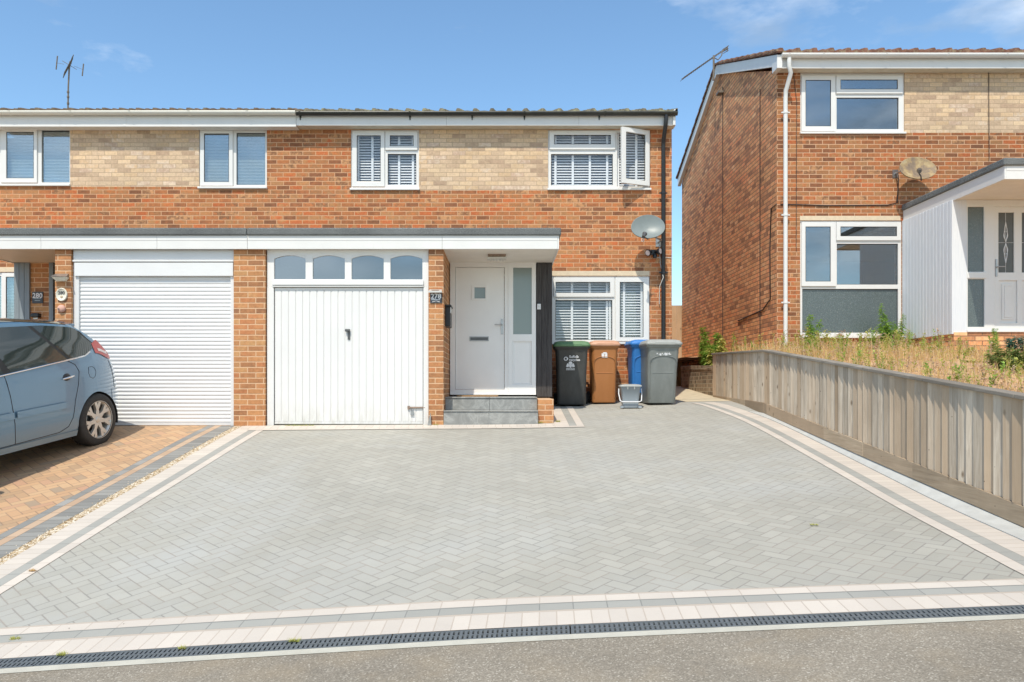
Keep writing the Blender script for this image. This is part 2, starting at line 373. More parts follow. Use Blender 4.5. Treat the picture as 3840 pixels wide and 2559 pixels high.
M['lintel'] = plain('concrete lintel', (.68, .56, .40), .85, .08, 12)
M['conc'] = plain('pale concrete', (.50, .50, .475), .85, .08, 8, bumps=(80, .2), dirt=((.42, .38, .30), 5, .4))
M['haunch'] = plain('concrete haunch', (.62, .64, .62), .85, .1, 5, bumps=(60, .3), dirt=((.45, .41, .33), 4, .5))
M['kerb'] = plain('concrete edging', (.50, .475, .40), .85, .07, 10, bumps=(90, .3), dirt=((.40, .35, .26), 3, .5))
M['path'] = plain('sandy concrete', (.58, .50, .36), .9, .12, 6, bumps=(40, .3))
M['black'] = plain('black plastic', (.018, .018, .02), .38, .1, 8)
M['blackmat'] = plain('dark rubber', (.025, .025, .025), .8, .15, 20)
M['gutb'] = plain('black gutter', (.03, .032, .028), .35, .25, 5, dirt=((.13, .14, .09), 6, .5))
M['dish'] = plain('grey dish metal', (.20, .23, .225), .4, .06, 6, spec=.4)
M['metal'] = plain('grey metal', (.42, .42, .42), .35, .1, 20, metal=.8)
M['chrome'] = plain('chrome', (.75, .75, .76), .12, .02, 10, metal=1.)
M['darkm'] = plain('dark grey metal', (.12, .12, .12), .4, .1, 20, metal=.5)
M['rustm'] = plain('rusty bolt', (.28, .20, .15), .7, .3, 50)
M['mount'] = plain('aerial metal', (.17, .14, .11), .6, .25, 30)
def rustdish():
    g = G('rusty dish', .6, spec=.3); p = g.pos(True); n = g.noise(p, 6, 6, .65)
    c = g.ramp(n, [(.3, (.17, .125, .09)), (.46, (.24, .175, .12)), (.55, (.36, .25, .13)), (.63, (.44, .34, .19)), (.75, (.31, .26, .20))]); return g.out(c)
M['rdish'] = rustdish()
def glass(name, tint=(.75, .8, .8), refl=.16, rough=.0):
    m = bpy.data.materials.new(name); m.use_nodes = True; t = m.node_tree; t.nodes.remove(t.nodes['Principled BSDF'])
    o = t.nodes['Material Output']; tr = t.nodes.new('ShaderNodeBsdfTransparent'); tr.inputs[0].default_value = (*tint, 1)
    gl = t.nodes.new('ShaderNodeBsdfGlossy'); gl.inputs['Roughness'].default_value = rough; gl.inputs[0].default_value = (.93, .97, 1, 1)
    fl_ = t.nodes.new('ShaderNodeLayerWeight'); fl_.inputs[0].default_value = .5; fr = t.nodes.new('ShaderNodeMath'); fr.operation = 'POWER'; t.links.new(fl_.outputs['Facing'], fr.inputs[0]); fr.inputs[1].default_value = 4.5
    ad = t.nodes.new('ShaderNodeMath'); ad.operation = 'MULTIPLY_ADD'; ad.inputs[1].default_value = 1.; ad.inputs[2].default_value = refl; ad.use_clamp = True
    mx = t.nodes.new('ShaderNodeMixShader'); t.links.new(fr.outputs[0], ad.inputs[0]); t.links.new(ad.outputs[0], mx.inputs[0])
    t.links.new(tr.outputs[0], mx.inputs[1]); t.links.new(gl.outputs[0], mx.inputs[2]); t.links.new(mx.outputs[0], o.inputs[0]); return m
M['glass'] = glass('window glass', (.98, .985, .985), .045); M['glassw'] = glass('coated window glass', (.82, .87, .88), .20)
M['glassd'] = glass('dusty garage glass', (.30, .33, .33), .26, .05)
def frosted():
    g = G('frosted glass', .22, (.16, .20, .20), 1.0); p = g.pos(); n = g.noise(p, 90, 3, .7)
    g.bump(n, .35, .01); return g.out(g.ramp(n, [(.4, (.07, .09, .09)), (.6, (.11, .14, .14)), (.72, (.3, .34, .33))]))
M['frost'] = frosted()
M['sfrost'] = G('satin door glass', .18, (.20, .25, .24), .9).mat
M['blind'] = plain('white blind', (.80, .81, .83), .5, .03, 5)
M['blindg'] = plain('pale grey blind', (.74, .74, .72), .5, .04, 5)
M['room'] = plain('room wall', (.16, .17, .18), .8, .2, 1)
M['curtain'] = plain('pale curtain', (.55, .62, .48), .9, .1, 4)
def boards(name, col, col2, pitch=.12, rough=.7, sx=1.):
    g = G(name, rough, spec=.3); p = g.pos(); n = g.noise(g.scale(p, (14, 14, .9)), 4, 6, .65)
    c = g.mix(g.rng(n, .3, .7), col, col2); g.bump(n, .3, .004); return g.out(c)
M['bpost'] = boards('black stained boards', (.035, .030, .030), (.085, .078, .075))
M['gpost'] = boards('blue grey cladding', (.20, .235, .26), (.26, .30, .33), rough=.5)
M['wclad'] = boards('white painted cladding', (.66, .69, .73), (.76, .78, .80), rough=.6)
def fencewood(name, a, b, c3, seed=0., board=.115, vert=True):
    g = G(name, .85, spec=.2); p = g.pos(); x, y, z = g.sep(p)
    k = g.m('FLOOR', g.m('DIVIDE', g.m('ADD', y, 30.), board)) if vert else g.m('FLOOR', g.m('ADD', y, .3))
    r, rc = g.wn(g.comb(k, seed, 2.))
    q = g.comb(g.m('MULTIPLY', y, 22. if vert else 1.2), g.m('ADD', g.m('MULTIPLY', z, 1.3 if vert else 26.), g.m('MULTIPLY', r, 40.)), g.m('MULTIPLY', x, 10.))
    gr = g.noise(q, 1.4, 6, .62, 1.2)
    c = g.mix(g.rng(gr, .3, .72), a, b); c = g.mix(g.m('MULTIPLY', g.rng(r, .3, 1.), .8), c, c3); c = g.mul(c, g.rng(g.sep(rc)[1], 0., 1., .74, 1.12))
    vo = g.n('ShaderNodeTexVoronoi'); vo.inputs['Scale'].default_value = 3.4; g.L(g.scale(p, (1, 1.9, 1.)), vo.inputs[0])
    c = g.mix(g.rng(vo.outputs['Distance'], .04, .13, .8, 0.), c, (.15, .10, .06))
    vo2 = g.n('ShaderNodeTexVoronoi'); vo2.inputs['Scale'].default_value = 9; g.L(p, vo2.inputs[0])
    c = g.mix(g.rng(vo2.outputs['Distance'], .04, .07, .8, 0.), c, (.10, .07, .05))
    c = g.mul(c, g.rng(g.noise(p, 1.7, 4), .3, .7, .88, 1.1))
    g.bump(gr, .35, .004); return g.out(c)
M['fence'] = fencewood('weathered palings', (.42, .335, .25), (.69, .595, .475), (.50, .36, .235))
M['cap'] = fencewood('weathered capping', (.20, .175, .145), (.34, .30, .25), (.28, .24, .195), vert=False)
M['gravelb'] = fencewood('brown gravel board', (.37, .28, .19), (.56, .44, .31), (.46, .34, .23), seed=3., vert=False)
M['newfence'] = fencewood('tan fence panel', (.50, .34, .20), (.64, .46, .29), (.56, .40, .26), seed=5.)
GREY = [(0, (.362, .344, .296)), (.4, (.385, .366, .315)), (.8, (.398, .379, .327)), (1, (.418, .398, .343))]
M['herr'] = herring('grey block paving', GREY, ((.25, .235, .21), (.33, .285, .24)), rad(45), stain=((.425, .42, .39), .42, .8, (.375, .355, .30)), lo=.2)
M['herro'] = herring('orange block paving', [(0, (.36, .27, .19)), (.1, (.42, .28, .17)), (.4, (.50, .31, .18)), (.6, (.54, .34, .195)), (.85, (.53, .355, .21)), (1, (.48, .28, .18))], ((.27, .18, .12), (.34, .23, .155)), rad(45), seed=3., lo=.1)
WH = [(0, (.555, .495, .43)), (.5, (.59, .525, .455)), (1, (.615, .55, .475))]
GR_ = [(0, (.335, .327, .295)), (1, (.375, .366, .33))]
M['whead'] = strip('pale header blocks', WH, (.47, .40, .33), .2, .1); M['wstr'] = strip('pale stretcher blocks', WH, (.47, .40, .33), .1, .2, 2.)
M['gstr'] = strip('grey stretcher blocks', GR_, (.24, .24, .22), .1, .2, 3.)
M['dhead'] = strip('charcoal header blocks', [(0, (.22, .215, .20)), (1, (.32, .31, .285))], (.13, .12, .10), .2, .1, 4.)
M['dstr'] = strip('charcoal stretcher blocks', [(0, (.24, .235, .22)), (1, (.33, .32, .30))], (.14, .13, .11), .1, .2, 5.)
M['ostr'] = strip('orange stretcher blocks', [(0, (.45, .31, .21)), (1, (.53, .385, .27))], (.24, .17, .12), .1, .2, 6.)
def asphalt():
    g = G('old asphalt', .9, spec=.25); p = g.pos(); vo = g.n('ShaderNodeTexVoronoi'); vo.inputs['Scale'].default_value = 130; g.L(p, vo.inputs[0])
    r, _ = g.wn(vo.outputs['Color']); c = g.ramp(r, [(0, (.205, .178, .14)), (.35, (.25, .217, .172)), (.7, (.285, .248, .197)), (.92, (.33, .292, .235)), (1, (.46, .415, .345))])
    n = g.noise(p, 1.6, 5, .6); c = g.mul(c, g.rng(n, .3, .7, .88, 1.14))
    c = g.mix(g.rng(g.noise(p, 2.6, 4), .5, .75, 0, .35), c, (.36, .28, .18))
    g.bump(g.m('ADD', r, g.noise(p, 60, 3)), .5, .006); return g.out(c)
M['asph'] = asphalt()
def gravel():
    g = G('pea gravel', .8, spec=.3); p = g.pos(); vo = g.n('ShaderNodeTexVoronoi'); vo.inputs['Scale'].default_value = 60; g.L(p, vo.inputs[0])
    r, _ = g.wn(vo.outputs['Color']); c = g.ramp(r, [(0, (.28, .19, .10)), (.4, (.50, .37, .22)), (.7, (.66, .55, .40)), (1, (.80, .74, .64))]); return g.out(c)
M['gravel'] = gravel()
def slate():
    g = G('slate porcelain step', .5, spec=.4); p = g.pos(True); n = g.noise(p, 4, 7, .65, 1.5)
    c = g.ramp(n, [(.3, (.22, .22, .21)), (.5, (.29, .29, .275)), (.56, (.37, .37, .35)), (.6, (.29, .29, .275)), (.75, (.33, .33, .31))]); g.bump(n, .2, .004); return g.out(c)
M['slate'] = slate()
M['soil'] = plain('dry garden soil', (.50, .30, .17), .95, .3, 3, bumps=(30, .5), dirt=((.60, .46, .27), 3, .7))
M['terrain'] = plain('distant ground', (.30, .28, .22), .95, .2, 1)
M['mat'] = plain('coir mat', (.40, .25, .13), .95, .15, 60)
def leafm(name, a, b, tr=.4, sc=9):
    g = G(name, .6, spec=.3); p = g.pos(); c = g.mix(g.rng(g.noise(p, sc, 3), .35, .65), a, b); g.out(c)
    t = g.n('ShaderNodeBsdfTranslucent'); g.L(c, t.inputs[0]); mxs = g.n('ShaderNodeMixShader'); mxs.inputs[0].default_value = tr
    g.L(g.p.outputs[0], mxs.inputs[1]); g.L(t.outputs[0], mxs.inputs[2]); g.L(mxs.outputs[0], g.t.nodes['Material Output'].inputs[0]); return g.mat
M['weed'] = leafm('weed green', (.20, .36, .05), (.38, .56, .12)); M['weedy'] = leafm('weed yellow green', (.42, .46, .10), (.62, .58, .20))
M['shrub'] = leafm('shrub green', (.13, .20, .05), (.34, .38, .12)); M['blue'] = leafm('blue green leaf', (.08, .20, .15), (.14, .28, .22))
M['straw'] = leafm('dry straw', (.56, .36, .14), (.80, .60, .30), .3, 4)
M['seed'] = leafm('seed head', (.50, .33, .20), (.66, .50, .36), .3, 9)
def carpaint():
    g = G('blue grey car paint', .32, (.155, .24, .315)); g.p.inputs['Coat Weight'].default_value = 1.; g.p.inputs['Coat Roughness'].default_value = .03
    g.p.inputs['Metallic'].default_value = .3; p = g.pos(True); c0 = (.135, .25, .36)
    return g.out(g.mul(g.mix(0., c0, c0), g.rng(g.noise(p, 900, 2), .3, .7, .92, 1.08)))
M['car'] = carpaint()
M['carglass'] = G('dark car glass', .02, (.035, .045, .042), 1.0).mat
M['lens'] = G('tail lamp red', .1, (.50, .06, .05), .8).mat; M['lensw'] = G('lamp lens clear', .1, (.75, .62, .58), .8).mat
M['alloy'] = plain('alloy wheel', (.60, .57, .52), .35, .06, 20, metal=.6)
M['tyre'] = plain('tyre rubber', (.03, .028, .026), .75, .2, 30)
def binm(name, col, rough=.45, dirt=.3):
    g = G(name, rough, col, .4); p = g.pos(True); n = g.noise(g.scale(p, (3, 3, 1.2)), 3, 6, .65)
    c = g.mix(g.rng(n, .4, .75, 0, dirt), g.mix(0., col, col), tuple(min(1, v*1.5+.05) for v in col)); g.bump(g.noise(p, 200, 2), .08, .002); return g.out(c)
M['binblack'] = binm('charcoal bin plastic', (.055, .055, .052)); M['bingreen'] = binm('green lid plastic', (.105, .20, .095))
M['binbrown'] = binm('brown bin plastic', (.42, .17, .055), dirt=.12); M['bintan'] = binm('faded brown lid', (.50, .27, .17))
M['binblue'] = binm('blue bin plastic', (.03, .18, .50), dirt=.1); M['bingrey'] = binm('grey bin plastic', (.20, .215, .205)); M['bingrey2'] = binm('pale grey lid', (.33, .335, .315))
M['caddy'] = binm('light grey caddy plastic', (.30, .34, .37), dirt=.1)
M['mark'] = plain('white print', (.75, .75, .76), .6, .05); M['ink'] = plain('dark ink', (.08, .08, .08), .6, .05)
M['pink'] = plain('pink clay', (.62, .36, .28), .8, .08); M['cream'] = plain('cream ceramic', (.76, .72, .60), .35, .06, 20)
M['slateplate'] = plain('dark slate plate', (.05, .055, .065), .5, .1); M['silver'] = plain('silver plastic', (.60, .58, .54), .4, .05, metal=.3)
M['cable'] = plain('dark cable', (.05, .035, .03), .7, .1); M['wcable'] = plain('white cable', (.7, .68, .62), .5, .05)
M['grate'] = plain('drain grate plastic', (.125, .138, .145), .5, .1, 20); M['void'] = plain('drain dark', (.012, .012, .012), .9, .1)
M['shade'] = plain('smoked pane and gap shade', (.10, .10, .09), .3, .1)  # dark door pane, and the painted shade in the left porch gap
# ------------------------------------------------ ground, paving, road
def curve_pts(px, off=0): return [unp(x, y, off) for x, y in px]
def lin(pts, X):
    pts = sorted(pts, key=lambda p: p[0])
    if X <= pts[0][0]: a, b = pts[0], pts[1]
    elif X >= pts[-1][0]: a, b = pts[-2], pts[-1]
    else:
        for a, b in zip(pts, pts[1:]):
            if X <= b[0]: break
    return a[1]+(b[1]-a[1])*(X-a[0])/(b[0]-a[0])
import numpy as np
_d = curve_pts([(0, 1516.5), (784, 1471), (1568, 1424), (2353, 1395)])   # street edge of the paving, a very shallow curve
_q = np.polyfit([p.x for p in _d], [p.y for p in _d], 2)
def drainY(X):
    Xc = max(-4.5, min(4, X)); return float(np.polyval(_q, Xc)+(X-Xc)*(2*_q[0]*Xc+_q[1]))
def sheet(name, rows, off, mat, kind='structure', smooth=True):      # rows: list of (Y-or-func list) -> [[(X,Y)]]
    mb = MB(); n = len(rows[0])
    vs = [(X, Y, gz(X, Y)+off) for r in rows for X, Y in r]
    mb.add(vs, [(i*n+k, i*n+k+1, (i+1)*n+k+1, (i+1)*n+k) for i in range(len(rows)-1) for k in range(n-1)], smooth=smooth)
    return tag(obj(name, mb, mat), kind=kind)
def fr(a, b, n): return [a+(b-a)*i/n for i in range(n+1)]
def strip_mesh(poly, w0, w1, off, step=.08, mb=None, side=1):
    pts = [Vector(p[:2]) for p in poly]; out = [pts[0]]
    for a, b in zip(pts, pts[1:]):
        k = max(1, int((b-a).length/step)); out += [a+(b-a)*i/k for i in range(1, k+1)]
    mb = mb or MB(); vs = []; uv = []; s = 0; m = 3
    for i, p in enumerate(out):
        t = (out[min(i+1, len(out)-1)]-out[max(i-1, 0)]).normalized(); nrm = Vector((-t.y, t.x))*side
        if i: s += (p-out[i-1]).length
        for j in range(m):
            q = p+nrm*(w0+(w1-w0)*j/(m-1)); vs.append((q.x, q.y, gz(q.x, q.y)+off)); uv.append((s, (w1-w0)*j/(m-1)))
    mb.add(vs, [(i*m+k, i*m+k+1, (i+1)*m+k+1, (i+1)*m+k) if side < 0 else (i*m+k, (i+1)*m+k, (i+1)*m+k+1, i*m+k+1) for i in range(len(out)-1) for k in range(m-1)], uv)
    return mb
def st(name, poly, w0, w1, off, mat, side=1): return tag(obj(name, strip_mesh(poly, w0, w1, off, side=side), M[mat]), kind='structure')
mb = MB(); xs = fr(-90, 90, 60); ys = fr(-60, 110, 60)
mb.add([(x, y, gz(x, y)-.12) for y in ys for x in xs], [(i*61+k, i*61+k+1, (i+1)*61+k+1, (i+1)*61+k) for i in range(60) for k in range(60)])
tag(obj('ground', mb, M['terrain']), kind='structure')
KW = .205                                                            # from header edge to the far side of the concrete edging
sheet('pavement', [[(X, drainY(X)-.187-t) for X in fr(-30, 30, 240)] for t in (0, .1, .2, .35, .5, .75, 1, 1.5, 2, 3, 4, 6, 9, 14, 24)][::-1], .004, M['asph'])
L0 = unp(553, 982); L1 = unp(0, 1300)
def leftX(Y): return L0.x+(L1.x-L0.x)*(Y-L0.y)/(L1.y-L0.y)
inner = curve_pts([q2(*p) for p in ((60, 207), (160, 228), (250, 250), (330, 278), (400, 308), (470, 348), (520, 380), (590, 420), (660, 458), (800, 535), (950, 620), (1200, 765), (1450, 897), (1590, 975), (1700, 1038), (1870, 1134), (2100, 1259), (2340, 1389))])
a, b = inner[-3], inner[-1]; inner.append(b+(b-a).normalized()*3)
res = [inner[0]]
for a, b in zip(inner, inner[1:]):
    k = max(1, int((b-a).length/.2)); res += [a+(b-a)*i/k for i in range(1, k+1)]
for _ in range(40): res = [res[0]]+[(res[i-1]+res[i]*2+res[i+1])/4 for i in range(1, len(res)-1)]+[res[-1]]
inner = res
sheet('driveway', [[(X, Y) for X in fr(leftX(Y)+.03, 3.98, 70)] for Y in fr(-2.72, .1, 40)] , 0, M['herr'])
sheet('driveway', [[(leftX(Y)+.03+(3.98-leftX(Y)-.03)*t, max(Y, drainY(0)-.9) if False else Y) for t in fr(0, 1, 70)] for Y in fr(-8.2, -2.72, 80)], 0, M['herr'])
rows = [[(X, -8.2+(drainY(X)+8.2)*t) for X in fr(-4.6, 3.98, 70)] for t in fr(1, 0, 22)]
sheet('driveway', rows, 0, M['herr'])
lo = [(leftX(Y), Y) for Y in (-2.66, -9.4)]
sheet('neighbour_driveway', [[(X, Y) for X in fr(-16, leftX(Y)-.2, 60)] for Y in fr(-9.6, -1.2, 110)], 0, M['herro'])
# left border
for nme, a, b, mt in (('border_paving', 0, .2, 'whead'), ('border_paving', .2, .3, 'gstr'), ('border_paving', .3, .4, 'wstr')): st(nme, lo, a, b, .004, mt)
for a, b, mt in ((.1, .3, 'dhead'), (.3, .4, 'ostr'), (.4, .5, 'dstr')): st('neighbour_border_paving', lo, a, b, .004, mt, -1)
# pea gravel between the two drives
mb = strip_mesh(lo, .0, .1, .002, side=-1); n0 = Vector((1, 0)); pb = [Vector((1, 0, 0)), Vector((-.5, .86, 0)), Vector((-.5, -.86, 0)), Vector((0, 0, .8))]
for i in range(2600):
    Y = random.uniform(-9.3, -2.7); X = leftX(Y)-random.uniform(.0, .1)-.0; r = random.uniform(.004, .009)
    if random.random() < .12: X += random.uniform(-.09, .06)
    a = random.random()*6; ca, sa = math.cos(a)*r, math.sin(a)*r; z = gz(X, Y)+.004
    mb.add([(X+p.x*ca-p.y*sa, Y+p.x*sa+p.y*ca, z+p.z*r) for p in pb], [(0, 1, 3), (1, 2, 3), (2, 0, 3)])
tag(obj('gravel_strip', mb, M['gravel']), kind='stuff')
# border along the house front and round the bins
hb = [(-3.62, -2.68), (.74, -2.68)]
st('border_paving', hb, 0, .2, .006, 'whead', -1); st('border_paving', [(-3.5, -2.68), (1.10, -2.68)], .2, .3, .0075, 'wstr', -1)
vb = [(.70, -2.87), (.70, -1.0)]
st('border_paving', vb, 0, .2, .0062, 'whead', -1); st('border_paving', [(.70, -2.87), (.70, -1.0)], .2, .3, .0045, 'gstr', -1); st('border_paving', [(.70, -2.95), (.70, -1.0)], .3, .4, .0052, 'wstr', -1)
# curved right border
for a, b, mt in ((0, .1, 'wstr'), (.1, .2, 'gstr'), (.2, .4, 'whead')): st('border_paving', inner, a, b, .005, mt)
# front border, drain, edging
fl = [(X, drainY(X)) for X in fr(-8, 6, 56)]
for a, b, mt in ((0, .22, 'whead'), (.22, .33, 'gstr'), (.33, .445, 'wstr')): st('border_paving', fl, a, b, .009, mt)
st('kerb_edging', fl, .128, .192, .007, 'kerb', -1)
dr = thing('drain_channel', 'long black slotted drain channel between pale border blocks and pavement', 'drain', (0, drainY(0), gz(0, drainY(0))))
obj('channel', strip_mesh(fl, -.002, .13, -.018, side=-1), M['void'], dr)
def dp(s, w_, z=0):
    dv = Vector((1, (drainY(s+.01)-drainY(s-.01))/.02)).normalized(); q = Vector((s, drainY(s)))+Vector((dv.y, -dv.x))*w_; return (q.x, q.y, gz(q.x, q.y)+.008+z)
for sec in range(-5, 5):
    mb = MB(); s0 = sec*1.0+.37+.004; s1 = s0+.992
    for wa, wb in ((0, .012), (.058, .068), (.113, .126)):
        mb.add([dp(s0, wa), dp(s1, wa), dp(s1, wb), dp(s0, wb), dp(s0, wa, -.015), dp(s1, wa, -.015), dp(s1, wb, -.015), dp(s0, wb, -.015)], [(3, 2, 1, 0), (0, 1, 5, 4), (7, 6, 2, 3)])
    k = int(.992/.0272)
    for i in range(k+1):
        a = s0+i*.0272; c = .0165
        if i == k: c = s1-a
        for wa, wb in ((.012, .058), (.068, .113)):
            mb.add([dp(a, wa, -.002), dp(a+c, wa, -.002), dp(a+c, wb, -.002), dp(a, wb, -.002), dp(a, wa, -.018), dp(a+c, wa, -.018), dp(a+c, wb, -.018), dp(a, wb, -.018)], [(3, 2, 1, 0), (4, 0, 3, 7), (2, 6, 5, 1), (0, 1, 5, 4)])
    obj('grate_section', mb, M['grate'], dr)
# passage and garden
sheet('side_path', [[(X, Y) for X in fr(2.5, 4.2, 8)] for Y in fr(.0, 12, 20)], .006, M['path'])
sheet('side_path', [[(X, Y) for X in fr(3.0, 3.99, 8)] for Y in (-.55, -.3, .0)], .0035, M['path'])
mb = MB(); gx = fr(3.93, 16, 30); gy = fr(-10.2, 7.5, 44)
mb.add([(x, y, gg(x, y)) for y in gy for x in gx], [(i*31+k, i*31+k+1, (i+1)*31+k+1, (i+1)*31+k) for i in range(44) for k in range(30)], smooth=True)
tag(obj('front_garden_soil', mb, M['soil']), kind='structure')
# ------------------------------------------------ building helpers
def grow(r, d): return (r[0]-d, r[1]-d, r[2]+d, r[3]+d)
def window(parent, outer, fixed, sashes, Yw=0., blind=None, sill=True, label=None, mats=('pvc', 'glass'), fixedmat=None, bY=.13, openidx=None):
    holes = list(fixed)+[grow(s[0], -.012) for s in sashes]
    W = obj('window', MB().panel(*outer, holes, Yw+.022, Yw+.09), M[mats[0]], parent, label=label); bevel(W, .003)
    if sill:
        bevel(obj('sill', MB().box(outer[0]-.012, Yw-.045, outer[1]-.035, outer[2]+.012, Yw+.05, outer[1]-.002), M[mats[0]], W), .004)
    for i, f in enumerate(fixed):
        gm = M[fixedmat[i]] if fixedmat and fixedmat[i] else M[mats[1]]
        p = MB().box(f[0]-.004, Yw+.052, f[1]-.004, f[2]+.004, Yw+.056, f[3]+.004); p.m = 1; p.panel(*f, [grow(f, -.009)], Yw+.047, Yw+.051)
        obj('pane', p, [gm, M['blackmat']], W)
    for i, (sr, gr_) in enumerate(sashes):
        mb = MB().panel(*sr, [gr_], Yw-.004, Yw+.0195); g2 = MB().box(gr_[0]-.003, Yw+.008, gr_[1]-.003, gr_[2]+.003, Yw+.011, gr_[3]+.003)
        g2.m = 1; g2.panel(*gr_, [grow(gr_, -.008)], Yw+.003, Yw+.0075)
        if openidx is not None and i == openidx[0]:
            ang = openidx[1]; hx = sr[2]
            R = Matrix.Translation((hx, Yw-.004, 0)) @ Matrix.Rotation(ang, 4, 'Z') @ Matrix.Translation((-hx, -Yw+.004, 0))
            mb = MB().panel(*sr, [gr_], Yw-.035, Yw+.02)
            mb.v = [R @ v for v in mb.v]; g2.v = [R @ v for v in g2.v]
        bevel(obj('sash', mb, M[mats[0]], W, label='opened outwards on its side hinges' if (openidx and i == openidx[0]) else None), .005)
        obj('pane', g2, [M[mats[1]], M['blackmat']], W)
    if blind:
        x0, z0, x1, z1 = grow(outer, -.03); pitch, wd, tilt, mt, tapes = blind
        mb = MB(); z = z0+.02
        while z < z1:
            dy = wd/2*math.cos(tilt); dz = wd/2*math.sin(tilt); y = Yw+bY+.03
            mb.add([(x0, y-dy, z-dz), (x1, y-dy, z-dz), (x1, y+dy, z+dz), (x0, y+dy, z+dz), (x0, y-dy, z-dz+.003), (x1, y-dy, z-dz+.003), (x1, y+dy, z+dz+.003), (x0, y+dy, z+dz+.003)],
                   [(3, 2, 1, 0), (4, 5, 6, 7), (0, 1, 5, 4), (2, 3, 7, 6)]); z += pitch
        for tx in tapes: mb.box(tx-.02, Yw+bY-.004, z0, tx+.02, Yw+bY-.002, z1)
        obj('blind', mb, M[mt], W)
    return W
def roof_mb(x0, x1, ye, ze, yr, zr_, nc=11, ph=0., seed=1):
    mb = MB(); rnd = random.Random(seed); n = int((x1-x0)/.024); xs = [x0+(x1-x0)*i/n for i in range(n+1)]
    def prof(x):
        t = ((x+ph) % .288)/.288
        return .052*max(0, min(1, (.18-abs(t-.5))/.06)) + .006*math.cos(2*math.pi*t)
    rows = []
    for c in range(nc):
        for q, lift in ((c/nc, .022), ((c+1)/nc-.0005, .0)):
            j = rnd.uniform(-.002, .002); rows.append([(x, ye+(yr-ye)*q, ze+(zr_-ze)*q+prof(x)+lift+j+rnd.uniform(-.0015, .0015)) for x in xs])
    vs = [v for r in rows for v in r]; m = n+1
    mb.add(vs, [(i*m+k, i*m+k+1, (i+1)*m+k+1, (i+1)*m+k) for i in range(len(rows)-1) for k in range(n)])
    e = rows[0]; mb.add(e+[(x, y, z0) for (x, y, _), z0 in zip(e, [ze-.02]*len(e))], [(m+k, m+k+1, k+1, k) for k in range(n)])
    mb.add([rows[0][-1], rows[-1][-1], (x1, yr, zr_-.03), (x1, ye, ze-.03)], [(0, 3, 2, 1)]); mb.add([rows[0][0], rows[-1][0], (x0, yr, zr_-.03), (x0, ye, ze-.03)], [(0, 1, 2, 3)])
    return mb
def gutter_mb(x0, x1, y, z, r=.056, endcap=True, white=False):
    mb = MB(); n = 10; pr = []
    for k in range(n+1):
        q = math.pi*(1+k/n); pr.append((y+r*math.cos(q), z+r*math.sin(q)))
    pr2 = [(y+(r-.004)*math.cos(math.pi*(2-k/n)), z+(r-.004)*math.sin(math.pi*(2-k/n))) for k in range(n+1)]
    prof = pr+pr2; m = len(prof)
    mb.add([(x, a, b) for x in (x0, x1) for a, b in prof], [(k, m+k, m+(k+1) % m, (k+1) % m) for k in range(m)], smooth=True)
    mb.add([(x0, a, b) for a, b in pr], [tuple(range(n+1))]); mb.add([(x1, a, b) for a, b in pr], [tuple(range(n, -1, -1))])
    return mb
def gutter_fit(mb, xs, y, z, r=.06, wd=.03):
    for x in xs:
        n = 10; pr = [(y+r*math.cos(math.pi*(1+k/n)), z+r*math.sin(math.pi*(1+k/n))) for k in range(n+1)]
        mb.add([(xx, a, b) for xx in (x-wd/2, x+wd/2) for a, b in pr], [(k, n+1+k, n+2+k, k+1) for k in range(n)], smooth=True)
        mb.add([(x-wd/2, a, b) for a, b in pr], [tuple(range(n+1))]); mb.add([(x+wd/2, a, b) for a, b in pr], [tuple(range(n, -1, -1))])
    return mb
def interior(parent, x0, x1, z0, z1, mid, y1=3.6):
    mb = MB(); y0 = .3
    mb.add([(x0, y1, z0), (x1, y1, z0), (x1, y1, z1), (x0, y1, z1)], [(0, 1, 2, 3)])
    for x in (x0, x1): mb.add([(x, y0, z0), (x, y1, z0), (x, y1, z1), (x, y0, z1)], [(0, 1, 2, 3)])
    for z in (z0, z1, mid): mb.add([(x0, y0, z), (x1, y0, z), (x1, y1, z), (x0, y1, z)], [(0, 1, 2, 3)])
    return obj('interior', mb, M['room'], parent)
GF = -2.68
def canopy(parent, x0, x1, zb, endL=False, endR=False, joints=(), soff=()):
    # white fascia board, mineral felt edge and flat roof
    zt = zb+.19; yf = GF-.06
    mb = MB(); js = [x0]+list(joints)+[x1]
    for a, b in zip(js, js[1:]):
        mb.box(a+.0015, yf, zb, b-.0015, yf+.03, zt)
        mb.box(a+.0015, yf-.004, zb+.118, b-.0015, yf+.0, zt+.0)
    if endR: mb.box(x1-.0, yf, zb+.0, x1+.022, -.002, zt-.002)
    if endL: mb.box(x0-.022, yf, zb+.0, x0, -.002, zt-.002)
    bevel(obj('fascia', mb, M['trim'], parent), .004)
    a = x0-(.05 if endL else 0); b = x1+(.05 if endR else 0)
    mb = MB(); mb.box(a, yf-.035, zt-.004, b, -.001, zt+.10)
    bevel(obj('flat_roof', mb, M['felt'], parent), .02, 3)
    for (a, b, mt) in soff:
        mb = MB().box(a, yf+.03, zb+.012, b, -.003, zb+.03)
        obj('soffit', mb, M[mt], parent)
def pipe(parent, name, pts, r, mat, clips=(), x=0, y=0):
    mb = MB().tube(pts, r, 14)
    for z in clips: mb.tube([(x, y, z-.018), (x, y, z+.018)], r+.009, 14); mb.box(x-r-.035, y-.008, z-.01, x+r+.035, y+.02, z+.01)
    return obj(name, mb, M[mat], parent)
XB = -3.57                    # party line between the two left houses
